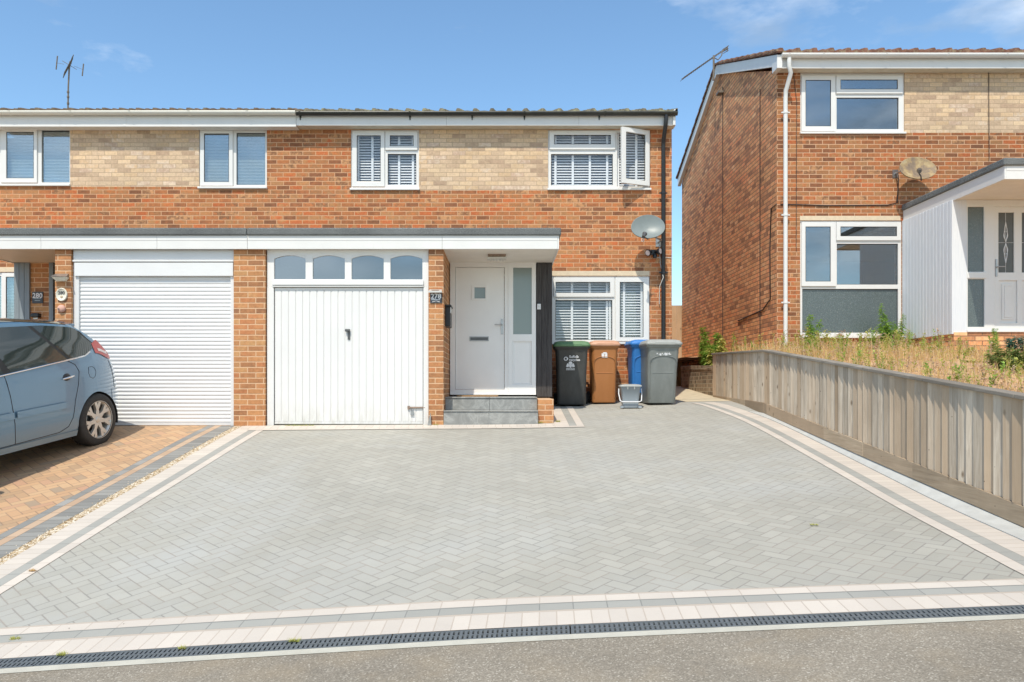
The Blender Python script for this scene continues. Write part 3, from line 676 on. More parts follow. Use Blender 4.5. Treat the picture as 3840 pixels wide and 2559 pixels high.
# ------------------------------------------------ centre house
H = thing('terraced_house', 'end terrace house with black gutter, arched garage windows and slate entrance steps', 'house', (0, 0, 0), group='brick terraced houses')
ZW = 5.045
w3 = rect(r2, 1003, 330, 1620, 862, 0); w4 = rect(r3, 857, 330, 1782, 862, 0); w5 = rect(r8, 118, 192, 978, 748, 0)
yl = (w3[2], w3[1]-.035, w4[0], ZW+.02)
lint5 = rect(r8, 118, 150, 976, 190, 0)
holes = [w3, (w3[0], w3[1]-.035, w3[2], w3[1]), (w4[0], w4[1]-.035, w4[2], w4[1]), w4, w5, yl, lint5, (w5[0], w5[1]-.035, w5[2], w5[1])]
holes[1] = (w3[0], w3[1]-.0, w3[2], w3[1])
wl = MB().panel(XB, -.4, 2.93, ZW+.02, [w3, w4, w5, yl, lint5], 0, .26)
wl.box(2.67, .261, -.4, 2.93, 7.1, ZW+.02); wl.box(XB, 6.84, -.4, 2.669, 7.1, ZW+.02)
wl.prism([(.0, ZW+.02), (7.1, ZW+.02), (3.55, ZW+1.2)], 0, .25, Matrix.Translation((2.93, 0, 0)) @ Matrix.Rotation(rad(90), 4, 'Z'))
obj('wall', wl, M['red'], H)
obj('brick_panel', MB().box(yl[0], 0, yl[1], yl[2], .26, yl[3]), M['yel'], H, label='buff brick panel between the upper windows')
obj('lintel', MB().box(lint5[0], -.006, lint5[1], lint5[2], .2, lint5[3]), M['lintel'], H)
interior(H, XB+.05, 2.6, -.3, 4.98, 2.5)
tp = lambda r, xs: [PX(r(x, 0)[0], .15) for x in xs]
window(H, w3, [rect(r2, 1335, 545, 1593, 828, 0)], [(rect(r2, 1015, 340, 1308, 845, 0), rect(r2, 1057, 383, 1272, 800, 0)), (rect(r2, 1315, 345, 1605, 515, 0), rect(r2, 1357, 383, 1570, 478, 0))],
       blind=(.047, .045, .8, 'blind', tp(r2, (1075, 1203, 1290, 1443, 1568))), label='upper window of three lights beside the party wall', bY=.1)
dxo = .542; ang = math.atan2(.23, .54)
window(H, w4, [rect(r3, 885, 547, 1445, 830, 0)], [(rect(r3, 870, 340, 1465, 510, 0), rect(r3, 912, 378, 1425, 462, 0)), ((PX(r3(1478, 0)[0], 0), rect(r3, 1478, 345, 1765, 845, 0)[1], PX(r3(1768, 0)[0], 0), rect(r3, 1478, 345, 1765, 845, 0)[3]), rect(r3, 1520, 385, 1730, 802, 0))],
       blind=(.047, .045, .75, 'blind', tp(r3, (922, 1078, 1232, 1388, 1487, 1650, 1745))), openidx=(1, ang), label='upper corner window with one casement standing open', bY=.1)
W5 = window(H, w5, [rect(r8, 187, 393, 665, 728, 0)], [(rect(r8, 172, 205, 680, 368, 0), rect(r8, 187, 243, 645, 335, 0)), (rect(r8, 690, 205, 972, 738, 0), rect(r8, 727, 243, 925, 707, 0))],
       blind=(.047, .044, .6, 'blind', tp(r8, (178, 322, 470, 615, 640, 758, 905))), label='ground floor window behind the bins', bY=.1)
obj('curtain', MB().prism([(2.05, 2.25), (2.36, 2.25), (2.36, .9), (2.22, .9), (2.1, 1.5)], .3, .32), M['curtain'], W5)
# eaves
x0 = PX(690, -.25); xe = PX(1553, -.22)
zf0, zf1 = PZ(288.5, -.21), PZ(263, -.21)
mb = MB()
for a, b in ((XB, PX(1026, -.2)), (PX(1026, -.2), PX(1330, -.2)), (PX(1330, -.2), xe)): mb.box(a+.002, -.21, zf0, b-.002, -.19, zf1)
mb.box(xe-.02, -.188, zf0, xe, .0, zf1); obj('fascia', mb, M['trim'], H)
obj('soffit', MB().box(XB, -.19, zf0+.004, xe-.02, -.001, zf0+.018), M['soffit'], H)
obj('roof', roof_mb(XB-.02, PX(1556, -.25), -.3, PZ(258, -.3)+.0, 3.5, PZ(258, -.3)+1.27, ph=.055, seed=3), M['tileC'], H)
mb = roof_mb(XB-.02, PX(1556, -.25), 7.3, PZ(258, -.3), 3.5, PZ(258, -.3)+1.27, ph=.055); obj('roof', mb, M['tileC'], H)
mb = MB(); ve = PX(1556, -.25)
mb.box(ve-.06, -.30, PZ(258, -.3)-.02, ve, -.24, PZ(258, -.3)+.05)
for yy in (0,): mb.add([(ve-.07, -.25, PZ(258, -.3)-.06), (ve-.07, 3.5, PZ(258, -.3)+1.2), (ve-.03, 3.5, PZ(258, -.3)+1.2), (ve-.03, -.25, PZ(258, -.3)-.06), (ve-.07, -.25, PZ(258, -.3)-.2), (ve-.07, 3.5, PZ(258, -.3)+1.05), (ve-.03, 3.5, PZ(258, -.3)+1.05), (ve-.03, -.25, PZ(258, -.3)-.2)], [(0, 1, 5, 4), (3, 7, 6, 2), (4, 5, 6, 7), (0, 4, 7, 3)])
obj('barge_board', mb, M['trim'], H)
gzc = PZ(258.5, -.27)
G1 = obj('gutter', gutter_fit(gutter_mb(PX(682, -.27), ve, -.27, gzc), tp2 := [PX(x, -.27) for x in (690, 942, 1205, 1390)], -.27, gzc), M['gutb'], H)
for x in (690, 942, 1085, 1205, 1377): obj('gutter_bracket', MB().prism([(PX(x, -.22)-.017, zf1+.02), (PX(x, -.22)-.017, zf1-.03), (PX(x, -.22)-.006, zf1-.10), (PX(x, -.22)+.006, zf1-.10), (PX(x, -.22)+.017, zf1-.03), (PX(x, -.22)+.017, zf1+.02)], -.224, -.2105), M['gutb'], G1)
dx = PX(1524, -.07)
pp = [(dx+.01, -.27, gzc-.04), (dx+.01, -.27, gzc-.12), (dx, -.25, gzc-.24), (dx, -.10, gzc-.42), (dx, -.075, gzc-.52), (dx, -.075, .25)]
pipe(H, 'downpipe', pp, .036, 'black', (3.9, 2.52, 1.2), dx, -.075)
# garage front
gr = lambda *a: rect(r6, *a, GF)
gf = gr(190, 160, 1384, 1462); ZG = gf[1]
pierL = (PX(537, GF)+.0, PX(609.5, GF)); pierR = (PX(985, GF), -.847)
zc = PZ(572.5, GF-.06)
mb = MB().box(pierL[0], GF, -.4, pierL[1], GF+.33, zc+.03); obj('pier', mb, M['pier2'], H)
mb = MB().box(pierR[0], GF, -.4, pierR[1], -1.5, zc+.03)
obj('pier', mb, M['pier'], H)
obj('garage_side_wall', MB().box(pierR[1]-.11, -1.499, -.4, pierR[1]-.001, -.001, zc+.03), M['pier'], H)
obj('garage_party_wall', MB().box(-3.62, GF+.331, -.4, -3.51, -.001, zc+.03), M['pier2'], H)
canopy(H, XB, .745, zc, endR=True, joints=(PX(1016, GF-.06),), soff=((XB, .745, 'soffitw'),))
pr = [gr(243, 208, 475, 384), gr(528, 208, 765, 384), gr(815, 208, 1052, 386), gr(1102, 208, 1338, 386)]
hd = gr(243, 447, 1343, 1460)
T = obj('garage_window', MB().panel(gf[0]+.001, hd[3]+.008, gf[2]-.001, zc+.01, pr, GF+.05, GF+.10), M['paint'], H); bevel(T, .004)
for p in pr:
    # arched head pieces
    mb = MB(); n = 14; ha = .045
    for i in range(n):
        xa = p[0]+(p[2]-p[0])*i/n; xb = p[0]+(p[2]-p[0])*(i+1)/n; f = lambda x: p[3]-ha*((2*(x-p[0])/(p[2]-p[0])-1)**2)
        mb.add([(xa, GF+.052, f(xa)), (xb, GF+.052, f(xb)), (xb, GF+.052, p[3]), (xa, GF+.052, p[3]), (xa, GF+.085, f(xa)), (xb, GF+.085, f(xb))], [(0, 1, 2, 3), (0, 4, 5, 1)])
    obj('arched_head', mb, M['paint'], T)
    obj('pane', MB().box(p[0]-.003, GF+.075, p[1]-.003, p[2]+.003, GF+.079, p[3]+.003), M['glassd'], T)
jm = MB(); jm.box(gf[0]+.001, GF+.045, ZG-.05, hd[0]-.004, GF+.11, hd[3]+.006); jm.box(hd[2]+.004, GF+.045, ZG-.05, gf[2]-.001, GF+.11, hd[3]+.006)
s_ = gr(232, 392, 1347, 428); jm.box(s_[0], GF+.02, s_[1], s_[2], GF+.049, s_[3]); s_ = gr(232, 432, 1347, 441); jm.box(s_[0], GF+.03, s_[1], s_[2], GF+.0495, s_[3])
bevel(obj('garage_frame', jm, M['paint'], H), .004)
D = MB(); ribs = 21; wv = (hd[2]-hd[0])/ribs
D.box(hd[0]+.004, GF+.078, hd[1]+.012, hd[2]-.004, GF+.09, hd[3])
for i in range(ribs):
    D.box(hd[0]+.004+i*wv+.0028, GF+.07, hd[1]+.045, hd[0]+.004+(i+1)*wv-.008-.0028, GF+.0779, hd[3]-.03)
D.box(hd[0]+.004, GF+.066, hd[3]-.0275, hd[2]-.004, GF+.0778, hd[3]); D.box(hd[0]+.004, GF+.066, hd[1]+.012, hd[2]-.004, GF+.0778, hd[1]+.042)
GD = obj('garage_door', D, M['paint'], H, label='ribbed white up and over garage door'); bevel(GD, .0025, 1)
h = gr(768, 752, 806, 830); mb = MB(); cx = (h[0]+h[2])/2+.012
mb.box(cx-.016, GF+.055, h[1], cx+.018, GF+.07, h[3]-.01); mb.box(h[0], GF+.025, h[3]-.035, cx+.02, GF+.056, h[3])
bevel(obj('handle', mb, M['darkm'], GD), .003)
b = gr(1228, 1322, 1342, 1343); mb = MB().box(b[0], GF+.055, b[1]+.01, b[2], GF+.066, b[3]-.008); mb.tube([(b[0]+.02, GF+.05, (b[1]+b[3])/2), (b[2]+.03, GF+.05, (b[1]+b[3])/2)], .007); mb.box(b[0], GF+.05, b[1]-.005, b[0]+.03, GF+.066, b[3]+.005)
obj('bolt', mb, M['rustm'], GD)
k = gr(1250, 1358, 1275, 1388); cx = (k[0]+k[2])/2
mb = MB().box(k[0], GF+.045, k[1], k[2], GF+.065, k[3]); mb.tube([(cx-.014, GF+.055, k[3]-.005), (cx-.014, GF+.055, k[3]+.02), (cx, GF+.055, k[3]+.032), (cx+.014, GF+.055, k[3]+.02), (cx+.014, GF+.055, k[3]-.005)], .004, 6)
tag(obj('padlock', mb, M['metal']), 'small grey padlock hanging from the rusty bolt on the ribbed garage door', 'padlock')
# porch door
YD = -1.5; dr_ = lambda *a: rect(r7, *a, YD)
fo = dr_(368, 262, 1000, 1232); leaf = dr_(408, 300, 767, 1196); sg = dr_(832, 302, 968, 792); sp_ = dr_(828, 843, 968, 1165)
PW = MB().panel(pierR[1], .28, .75, zc+.012, [(fo[0], fo[1], fo[2], zc+.012)], YD, YD+.12); PW.v = PW.v
mb = MB().panel(fo[0], fo[1], fo[2], fo[3]+.02, [grow(leaf, .004), sg, sp_], YD, YD+.07)
mb.box(fo[0]-.0, YD-.02, fo[1]-.012, fo[2], YD+.05, fo[1]+.0)
s2 = dr_(795, 265, 801, 1210); mb.box(s2[0], YD-.008, s2[1], s2[2], YD-.001, s2[3])
DF = obj('door_frame', mb, M['door'], H); bevel(DF, .003)
obj('pane', MB().box(sg[0]-.003, YD+.02, sg[1]-.003, sg[2]+.003, YD+.024, sg[3]+.003), M['sfrost'], DF, label='tall frosted side light')
mb = MB().panel(*sp_, [grow(sp_, -.022)], YD+.012, YD+.035); mb.box(sp_[0]+.022, YD+.02, sp_[1]+.022, sp_[2]-.022, YD+.04, sp_[3]-.022); bevel(obj('panel', mb, M['door'], DF), .005)
gp = dr_(547, 447, 627, 528); ds = dr_(527, 430, 638, 543)
mb = MB().panel(*leaf, [gp], YD+.018, YD+.06); mb.panel(*ds, [gp], YD+.005, YD+.0175)
for k in range(1, 5):
    pass
FD = obj('front_door', mb, M['door'], H, label='smooth white composite door with one small square pane'); bevel(FD, .003)
obj('pane', MB().box(gp[0]-.002, YD+.03, gp[1]-.002, gp[2]+.002, YD+.034, gp[3]+.002), M['sfrost'], FD)
hp = dr_(742, 680, 757, 792); hx = (hp[0]+hp[2])/2; hz = PZ(r7(0, 722)[1], YD)
mb = MB().box(hp[0], YD+.006, hp[1], hp[2], YD+.0172, hp[3]); mb.tube([(hx, YD+.01, hz), (hx, YD-.04, hz), (hx-.03, YD-.045, hz), (hx-.115, YD-.04, hz)], .008)
obj('handle', mb, M['metal'], FD)
lp = dr_(510, 808, 653, 843); mb = MB().panel(*lp, [grow(lp, -.014)], YD+.004, YD+.0175); mb.m = 1; mb.box(lp[0]+.014, YD+.012, lp[1]+.014, lp[2]-.014, YD+.0174, lp[3]-.014)
bevel(obj('letterbox', mb, [M['metal'], M['darkm']], FD), .003)
obj('porch_wall', MB().box(fo[2]+.001, YD+.101, .1, .70, -.001, zc+.011).box(fo[0], YD+.13, zc-.14, fo[2], YD+.15, zc+.01), M['bpost'], H)
bp = dr_(1003, 262, 1119, 1252); mb = MB(); k = 3; wd = (bp[2]-bp[0])/k
for i in range(k): mb.box(bp[0]+i*wd+.002, YD-.012, bp[1], bp[0]+(i+1)*wd-.002, YD+.1, zc+.011)
mb.box(bp[0]+.004, YD-.004, bp[1]+.004, bp[2]-.004, YD+.09, zc+.01)
bevel(obj('timber_panel', mb, M['bpost'], H, label='black stained vertical boards beside the door'), .004)
# entrance steps
xs0, xs1 = -.846, PX(r7(1015, 0)[0], GF)
mb = MB(); ys2 = GF+.33
mb.box(xs0+.0015, GF+.02, -.1, xs1-.003, YD, .183); xm = PX(r7(655, 0)[0], GF)
obj('step_core', mb, M['haunch'], H)
mb = MB()
for z0, z1, yf in ((-.05, .18, GF+.01), (.201, .365, ys2)):
    for a, b in ((xs0+.001, xm-.002), (xm+.002, xs1)): mb.box(a, yf, z0, b, yf+.012, z1)
for zt, ya, yb in ((.2, GF-.004, ys2+.01), (.385, ys2-.014, YD-.003)):
    for a, b in ((xs0+.001, xm-.0015), (xm+.0015, xs1+.002)): mb.box(a, ya, zt-.016, b, yb, zt)
mb.box(xs0+.002, ys2+.013, .19, xs1-.003, YD-.005, .3685)
bevel(obj('entrance_steps', mb, M['slate'], H), .003)
obj('plinth', MB().box(xs1+.004, -2.60, -.3, .70, YD-.013, .36), M['pier2'], H)
# ------------------------------------------------ left house
HL = thing('terraced_house', 'terraced house with weathered white gutter and roller garage door behind the parked car', 'house', (-7, 0, 0), group='brick terraced houses')
w1 = (PX(r1(-262, 0)[0], 0),)+rect(r1, 0, 685, 550, 1133, 0)[1:]; w2 = rect(r1, 1560, 705, 2092, 1153, 0)
w0 = rect(q7, -330, 475, 330, 1290, 0); lt = rect(q7, -330, 405, 330, 472, 0)
yl = (w1[2], PZ(r1(0, 1152)[1], 0), w2[0], ZW+.06)
XLF = -11.2
mb = MB().panel(XLF, -.4, XB-.0005, ZW+.06, [w1, w2, w0, lt, yl], 0, .26); mb.box(XLF, .261, -.4, XLF+.25, 7.1, ZW+.06); mb.box(XLF+.251, 6.84, -.4, XB-.001, 7.1, ZW+.06)
obj('wall', mb, M['red'], HL)
obj('brick_panel', MB().box(yl[0], 0, yl[1], yl[2], .26, yl[3]), M['yel'], HL, label='buff brick panel between the upper windows')
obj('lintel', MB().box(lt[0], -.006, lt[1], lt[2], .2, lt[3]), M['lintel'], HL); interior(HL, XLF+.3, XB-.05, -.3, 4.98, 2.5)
R1 = lambda *a: rect(r1, *a, 0)
window(HL, w1, [R1(-240, 705, -10, 1115), R1(320, 705, 540, 1115)], [(R1(5, 695, 290, 1120), R1(50, 722, 265, 1085))], blind=(.026, .024, .9, 'blindg', ()), mats=('pvc', 'glassw'), label='upper window at the edge of the picture', bY=.06)
window(HL, w2, [R1(1850, 725, 2076, 1135)], [(R1(1570, 710, 1825, 1145), R1(1600, 735, 1795, 1115))], blind=(.026, .024, .9, 'blindg', ()), mats=('pvc', 'glassw'), label='upper window above the roller door', bY=.06)
Q7 = lambda *a: rect(q7, *a, 0)
window(HL, w0, [Q7(-300, 530, 5, 1260)], [(Q7(28, 490, 322, 1285), Q7(88, 545, 290, 1240))], blind=(.026, .024, .7, 'blindg', ()), mats=('pvc', 'glassw'), label='ground floor window left of the grey porch cladding', bY=.06)
zf0 = PZ(291, -.21); zf1 = PZ(266, -.21)
mb = MB(); jx = PX(r1(980, 0)[0], -.21)
for a, b in ((XLF, jx), (jx, XB)): mb.box(a+.002, -.215, zf0, b-.002, -.195, zf1)
mb.box(XLF, -.22, zf0-.004, XB-.002, -.2155, zf0+.03); mb.box(jx-.02, -.222, zf0, jx+.02, -.2162, zf1)
obj('fascia', mb, M['trim'], HL); obj('soffit', MB().box(XLF, -.19, zf0+.004, XB-.002, -.001, zf0+.018), M['soffitw'], HL)
zr0 = PZ(257, -.3)
obj('roof', roof_mb(XLF, XB-.022, -.3, zr0, 3.5, PZ(258, -.3)+1.27, ph=.055, seed=5), M['tileL'], HL); obj('roof', roof_mb(XLF, XB-.022, 7.3, zr0, 3.5, PZ(258, -.3)+1.27, ph=.055, seed=6), M['tileL'], HL)
gzl = PZ(257, -.275)
obj('gutter', gutter_fit(gutter_mb(XLF, PX(680, -.27), -.275, gzl, .06), [PX(x, -.27) for x in (25, 165, 300, 436, 570)], -.275, gzl, .066, .035), M['gut'], HL)
# canopy and garage of the left house
R5 = lambda *a: rect(r5, *a, GF)
pl = (PX(126.5, GF), PX(163.5, GF)); g5 = R5(465, 143, 1526, 1292)
obj('pier', MB().box(pl[0], GF, -.4, pl[1], -1.5, zc+.03), M['pier'], HL)
xcl = -7.6
canopy(HL, xcl, XB-.002, zc, endL=True, joints=(PX(100, GF), PX(365, GF)), soff=((xcl, pl[0]-.001, 'cladsof'),))
gfL = MB().panel(pl[1]+.002, PZ(974, GF)-.05, pierL[0]-.003, zc+.01, [R5(503, 322, 1498, 1400)], GF+.05, GF+.1)
t1 = R5(480, 235, 1520, 322); gfL.box(t1[0], GF+.02, t1[1], t1[2], GF+.0495, t1[3]); t2 = R5(470, 143, 1525, 215); gfL.box(t2[0]+.002, GF+.03, t2[1], t2[2]-.002, GF+.0492, zc+.01)
t3 = R5(470, 217, 1525, 229); gfL.box(t3[0]+.002, GF+.01, t3[1], t3[2]-.002, GF+.0488, t3[3])
bevel(obj('garage_frame', gfL, M['roller'], HL), .004)
rr = R5(503, 322, 1498, 1286); nsl = 38; mb = MB(); hs = (rr[3]-rr[1])/nsl; vs = []; zz = []
for i in range(nsl):
    for t in range(6):
        u = t/6; zz.append((rr[1]+(i+u)*hs, GF+.085-.011*math.sin(math.pi*min(1, u*1.15))**.6 if u*1.15 < 1 else GF+.089))
zz.append((rr[3], GF+.089)); 
for x in (rr[0]-.01, rr[2]+.01):
    for z, y in zz: vs.append((x, y, z))
m = len(zz); mb.add(vs, [(k, m+k, m+k+1, k+1) for k in range(m-1)], smooth=False)
mb.box(rr[0]-.01, GF+.07, rr[1]-.03, rr[2]+.01, GF+.09, rr[1]-.001)
obj('roller_door', mb, M['roller'], HL, label='white roller garage door with narrow slats')
obj('garage_side_wall', MB().box(pl[1]-.11, -1.499, -.4, pl[1]-.001, -.001, zc+.03), M['pier'], HL)
# porch of the left house
gp_ = rect(q7, 210, 318, 440, 1500, YD); mb = MB(); wd = (gp_[2]-gp_[0])/3
for i in range(3): mb.box(gp_[0]+i*wd+.002, YD-.012, .2, gp_[0]+(i+1)*wd-.002, YD+.1, zc+.011)
mb.box(gp_[0]+.004, YD-.004, .2, gp_[2]-.004, YD+.09, zc+.01)
g2 = rect(q7, 705, 318, 785, 1500, YD); mb.box(g2[0]+.02, YD-.01, .2, g2[2], YD+.1, zc+.011)
bevel(obj('grey_cladding', mb, M['gpost'], HL), .004)
obj('porch_wall', MB().box(gp_[2]-.002, YD+.02, .0, g2[0]+.019, YD+.13, zc+.011).box(gp_[0]+.02, YD+.101, 0, gp_[0]+.12, -.001, zc+.01), M['pier2'], HL)
obj('gap_shade_panel', MB().box(g2[2]+.001, YD+.05, 0, pl[0]-.001, YD+.1, zc+.01), M['shade'], HL)  # flat dark panel; its colour stands in for the shade in the gap
# ------------------------------------------------ right house
HR = thing('terraced_house', 'taller brick house on the right with white downpipe and projecting white porch', 'house', (8, 0, 1), group='brick terraced houses')
XR0 = PX(1785, 0); XR1 = 12.; ZR = PZ(162.5, 0)
R4 = lambda *a: rect(r4, *a, 0); Q1 = lambda *a: rect(q1, *a, 0)
w6 = R4(880, 303, 1567, 697); w7 = Q1(810, 235, 1512, 1032); lt = Q1(808, 203, 1500, 234)
yl = (w6[2], PZ(r4(0, 700)[1], 0), 11.2, ZR+.02)
mb = MB().panel(XR0, 0, XR1, ZR+.02, [w6, w7, lt, yl], 0, .26)
obj('wall', mb, M['red2'], HR)
xg = XR0+.12                  # side wall: gable brick on the outer face
gm = MB(); rz = 7.45
gm.add([(XR0+dx_, y, z) for dx_ in (0, .2) for y, z in ((.2606, -.4), (7.2, -.4), (7.2, ZR-.06), (3.55, rz), (.2606, ZR+.1))], [(0, 1, 2, 3, 4), (9, 8, 7, 6, 5)]+[(i, 5+i, 5+(i+1) % 5, (i+1) % 5) for i in range(5)])
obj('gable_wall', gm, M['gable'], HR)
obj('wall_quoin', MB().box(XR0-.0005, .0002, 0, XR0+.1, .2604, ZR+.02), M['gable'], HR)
obj('rear_wall', MB().box(XR0+.21, 6.9, 0, XR1, 7.2, ZR), M['red2'], HR)
obj('brick_panel', MB().box(yl[0], 0, yl[1], yl[2], .26, yl[3]), M['yel'], HR, label='buff brick panel right of the upper window')
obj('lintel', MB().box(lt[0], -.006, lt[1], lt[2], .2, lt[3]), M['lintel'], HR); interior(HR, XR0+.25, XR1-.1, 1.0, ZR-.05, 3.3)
window(HR, w6, [R4(1123, 465, 1533, 673)], [(R4(888, 322, 1112, 690), R4(915, 352, 1082, 657)), (R4(1117, 322, 1555, 442), R4(1145, 350, 1522, 413))], mats=('pvc', 'glassw'), label='upper window without blinds')
window(HR, w7, [Q1(1067, 393, 1490, 675), Q1(828, 705, 1490, 1007)], [(Q1(820, 245, 1057, 688), Q1(847, 277, 1020, 655)), (Q1(1060, 245, 1505, 372), Q1(1088, 277, 1477, 343))], mats=('pvc', 'glassw'), fixedmat=(None, 'frost'), label='large window with obscured lower pane')
# eaves, verge and roof
yo = -.21; zf0 = PZ(157, yo); zf1 = PZ(133, yo); xe = PX(1792, yo)
mb = MB().box(xe, yo, zf0, XR1, yo+.02, zf1); mb.box(xe, yo-.006, zf0-.004, XR1, yo-.0005, zf0+.03); mb.box(xe+.0, yo+.021, zf0, xe+.02, -.002, zf1)
mb.box(PX(1820, yo)-.02, yo-.01, zf0, PX(1820, yo)+.02, yo-.0065, zf1)
obj('fascia', mb, M['trim'], HR); obj('soffit', MB().box(xe+.021, yo+.021, zf0+.004, XR1, -.001, zf0+.018), M['soffit'], HR)
ze = PZ(119, -.3); ridge = 7.66; vx = XR0-.10
obj('roof', roof_mb(vx, XR1, -.3, ze, 3.55, ridge, ph=.02, seed=8), M['tileR'], HR); obj('roof', roof_mb(vx, XR1, 7.4, ze-.08, 3.55, ridge, ph=.02, seed=9), M['tileR'], HR)
bb = MB()
def slopebar(mb, xa, xb, y0, z0, y1, z1, h):
    return mb.add([(xa, y0, z0), (xa, y1, z1), (xb, y1, z1), (xb, y0, z0), (xa, y0, z0-h), (xa, y1, z1-h), (xb, y1, z1-h), (xb, y0, z0-h)], [(0, 1, 2, 3), (4, 7, 6, 5), (0, 4, 5, 1), (3, 2, 6, 7), (0, 3, 7, 4), (1, 5, 6, 2)])
slopebar(bb, vx+.015, XR0-.001, -.26, ze-.035, 3.549, ridge-.035, .2); slopebar(bb, vx+.015, XR0-.001, 7.34, ze-.11, 3.551, ridge-.035, .2)
bb.box(vx+.01, -.27, zf0-.02, XR0-.002, -.02, ze-.045)
obj('barge_board', bb, M['trim'], HR)
tv = MB(); rnd = random.Random(3)
for i in range(11):
    for (y0, y1) in ((-.32, 3.55), (7.42, 3.55)):
        za = (ze if y0 < 0 else ze-.08); a = i/11; b = (i+1)/11
        slopebar(tv, vx-.02, vx+.09, y0+(y1-y0)*a, za+(ridge-za)*a+.035+rnd.uniform(-.004, .004), y0+(y1-y0)*(b+.004), za+(ridge-za)*b+.012, .036)
obj('verge_tiles', tv, M['tileR'], HR)
gzr = PZ(125, -.275)
obj('gutter', gutter_fit(gutter_mb(PX(1795, -.27), XR1, -.275, gzr, .06), [PX(x, -.27) for x in (1812, 1890, 2034, 2175, 2310)], -.275, gzr, .067, .03), M['pvc'], HR)
dx = PX(1805, -.07); dt = PX(1813, -.27)
pp = [(dt, -.275, gzr-.03), (dt, -.275, gzr-.1), (dt, -.27, gzr-.2), (dx+.03, -.24, gzr-.3), (dx, -.09, gzr-.55), (dx, -.07, gzr-.68), (dx, -.07, 1.05)]
pipe(HR, 'downpipe', pp, .037, 'pvc', (5.3, 3.52, 2.0), dx, -.07)
obj('cable', MB().tube([(PX(2271, 0), -.012, PZ(165, 0)), (PX(2272, 0), -.012, PZ(370, 0))], .006, 6), M['cable'], HR)
mb = MB()
mb.tube([(PX(1806, 0)-.1, -.012, PZ(470, 0)), (PX(1900, 0), -.012, PZ(473, 0)), (PX(2040, 0), -.012, PZ(472, 0)), (PX(2061, 0), -.012, PZ(466, 0)), (PX(2064, 0), -.012, PZ(410, 0))], .009, 6); obj('cable', mb, M['cable'], HR); mb = MB()
mb.tube([(XR0-.012, -.02, PZ(470, 0)), (XR0-.012, .25, PZ(472, 0)), (XR0-.012, .32, 3.0), (XR0-.012, .3, 2.1), (XR0-.012, .7, 1.95), (XR0-.012, 2.2, 1.88)], .011, 6); obj('cable', mb, M['cable'], HR); mb = MB()
mb.tube([(XR0-.012, .85, ZR), (XR0-.012, .85, 1.2)], .008, 6); obj('cable', mb, M['cable'], HR); mb = MB(); mb.tube([(XR0-.012, 3.3, ZR+1), (XR0-.012, 3.3, 1.2)], .007, 6); obj('cable', mb, M['cable'], HR); mb = MB()
mb.tube([(PX(r4(832, 0)[0], 0), -.01, ZR), (PX(r4(855, 0)[0], 0), -.01, PZ(r4(0, 500)[1], 0)), (PX(r4(852, 0)[0], 0), -.01, 2.9)], .005, 6)
obj('cable', mb, M['cable'], HR)
# porch of the right house
xc = PX(2312, GF-.06); zcR = PZ(412, GF-.06)
canopy(HR, xc, XR1, zcR, endL=True, soff=())
mb = MB()
for i in range(40): mb.box(xc+.001, -.003-(i+1)*.0675, zcR+.014, XR1, -.003-i*.0675-.004, zcR+.03)
obj('soffit', mb, M['soffitw'], HR)
zpb = PZ(768, YD); px1 = PX(2187, YD)
mb = MB(); k = 15; wd = (1.5-.02)/k
for i in range(k): mb.box(px1+.0, YD+.02+i*wd+.004, zpb-.0, px1+.03, YD+.02+(i+1)*wd-.004, zcR+.012)
mb.box(px1+.012, YD+.02, zpb+.002, px1+.04, -.002, zcR+.0115)
bevel(obj('clad_side_wall', mb, M['wclad'], HR, label='white vertical cladding on the porch side'), .005)
fx0 = PX(2221, YD)
obj('corner_panel', MB().box(px1+.002, YD-.0, zpb+.003, fx0, YD+.0195, zcR+.011), M['wclad'], HR)
Y1 = lambda *a: rect(q1, *a, YD)
sg1 = Y1(1965, 140, 2078, 588); sg2 = Y1(1965, 638, 2080, 968); fz = Y1(0, 990, 1, 991)[1]
lf = (Y1(2150, 0, 2151, 1)[0], Y1(0, 0, 1, 965)[1], Y1(2150, 0, 2151, 1)[0]+.93, Y1(0, 140, 1, 141)[3])
mb = MB().panel(fx0+.001, fz, lf[2]+.3, zcR+.011, [sg1, sg2, lf], YD-.002, YD+.07); mb.box(fx0+.001, YD-.03, fz-.03, lf[2]+.3, YD+.05, fz-.001)
mr = Y1(1960, 594, 2095, 632); mb.box(mr[0], YD-.014, mr[1], mr[2], YD-.0025, mr[3])
DF = obj('door_frame', mb, M['pvc'], HR); bevel(DF, .003)
for s in (sg1, sg2): obj('pane', MB().box(s[0]-.002, YD+.02, s[1]-.002, s[2]+.002, YD+.025, s[3]+.002), M['frost'], DF)
dg = Y1(2180, 178, 2288, 592); dg2 = (dg[2]+.12, dg[1], dg[2]+.35, dg[3]); lp2 = Y1(2182, 640, 2183, 945)
pan = (Y1(2185, 640, 2186, 1)[0], Y1(0, 0, 1, 940)[1], Y1(2185, 640, 2186, 1)[0]+.28, Y1(0, 648, 1, 650)[3]); pan2 = (pan[2]+.08, pan[1], pan[2]+.36, pan[3])
mb = MB().panel(*lf, [dg, dg2, pan, pan2], YD+.01, YD+.055)
for s in (pan, pan2): mb.box(s[0], YD+.03, s[1], s[2], YD+.045, s[3]); mb.panel(*grow(s, -.05), [grow(s, -.085)], YD+.018, YD+.0295); mb.box(s[0]+.0851, YD+.012, s[1]+.0851, s[2]-.0851, YD+.0294, s[3]-.0851)
FD = obj('front_door', mb, M['pvc'], HR, label='panelled white door with leaded glass'); bevel(FD, .004)
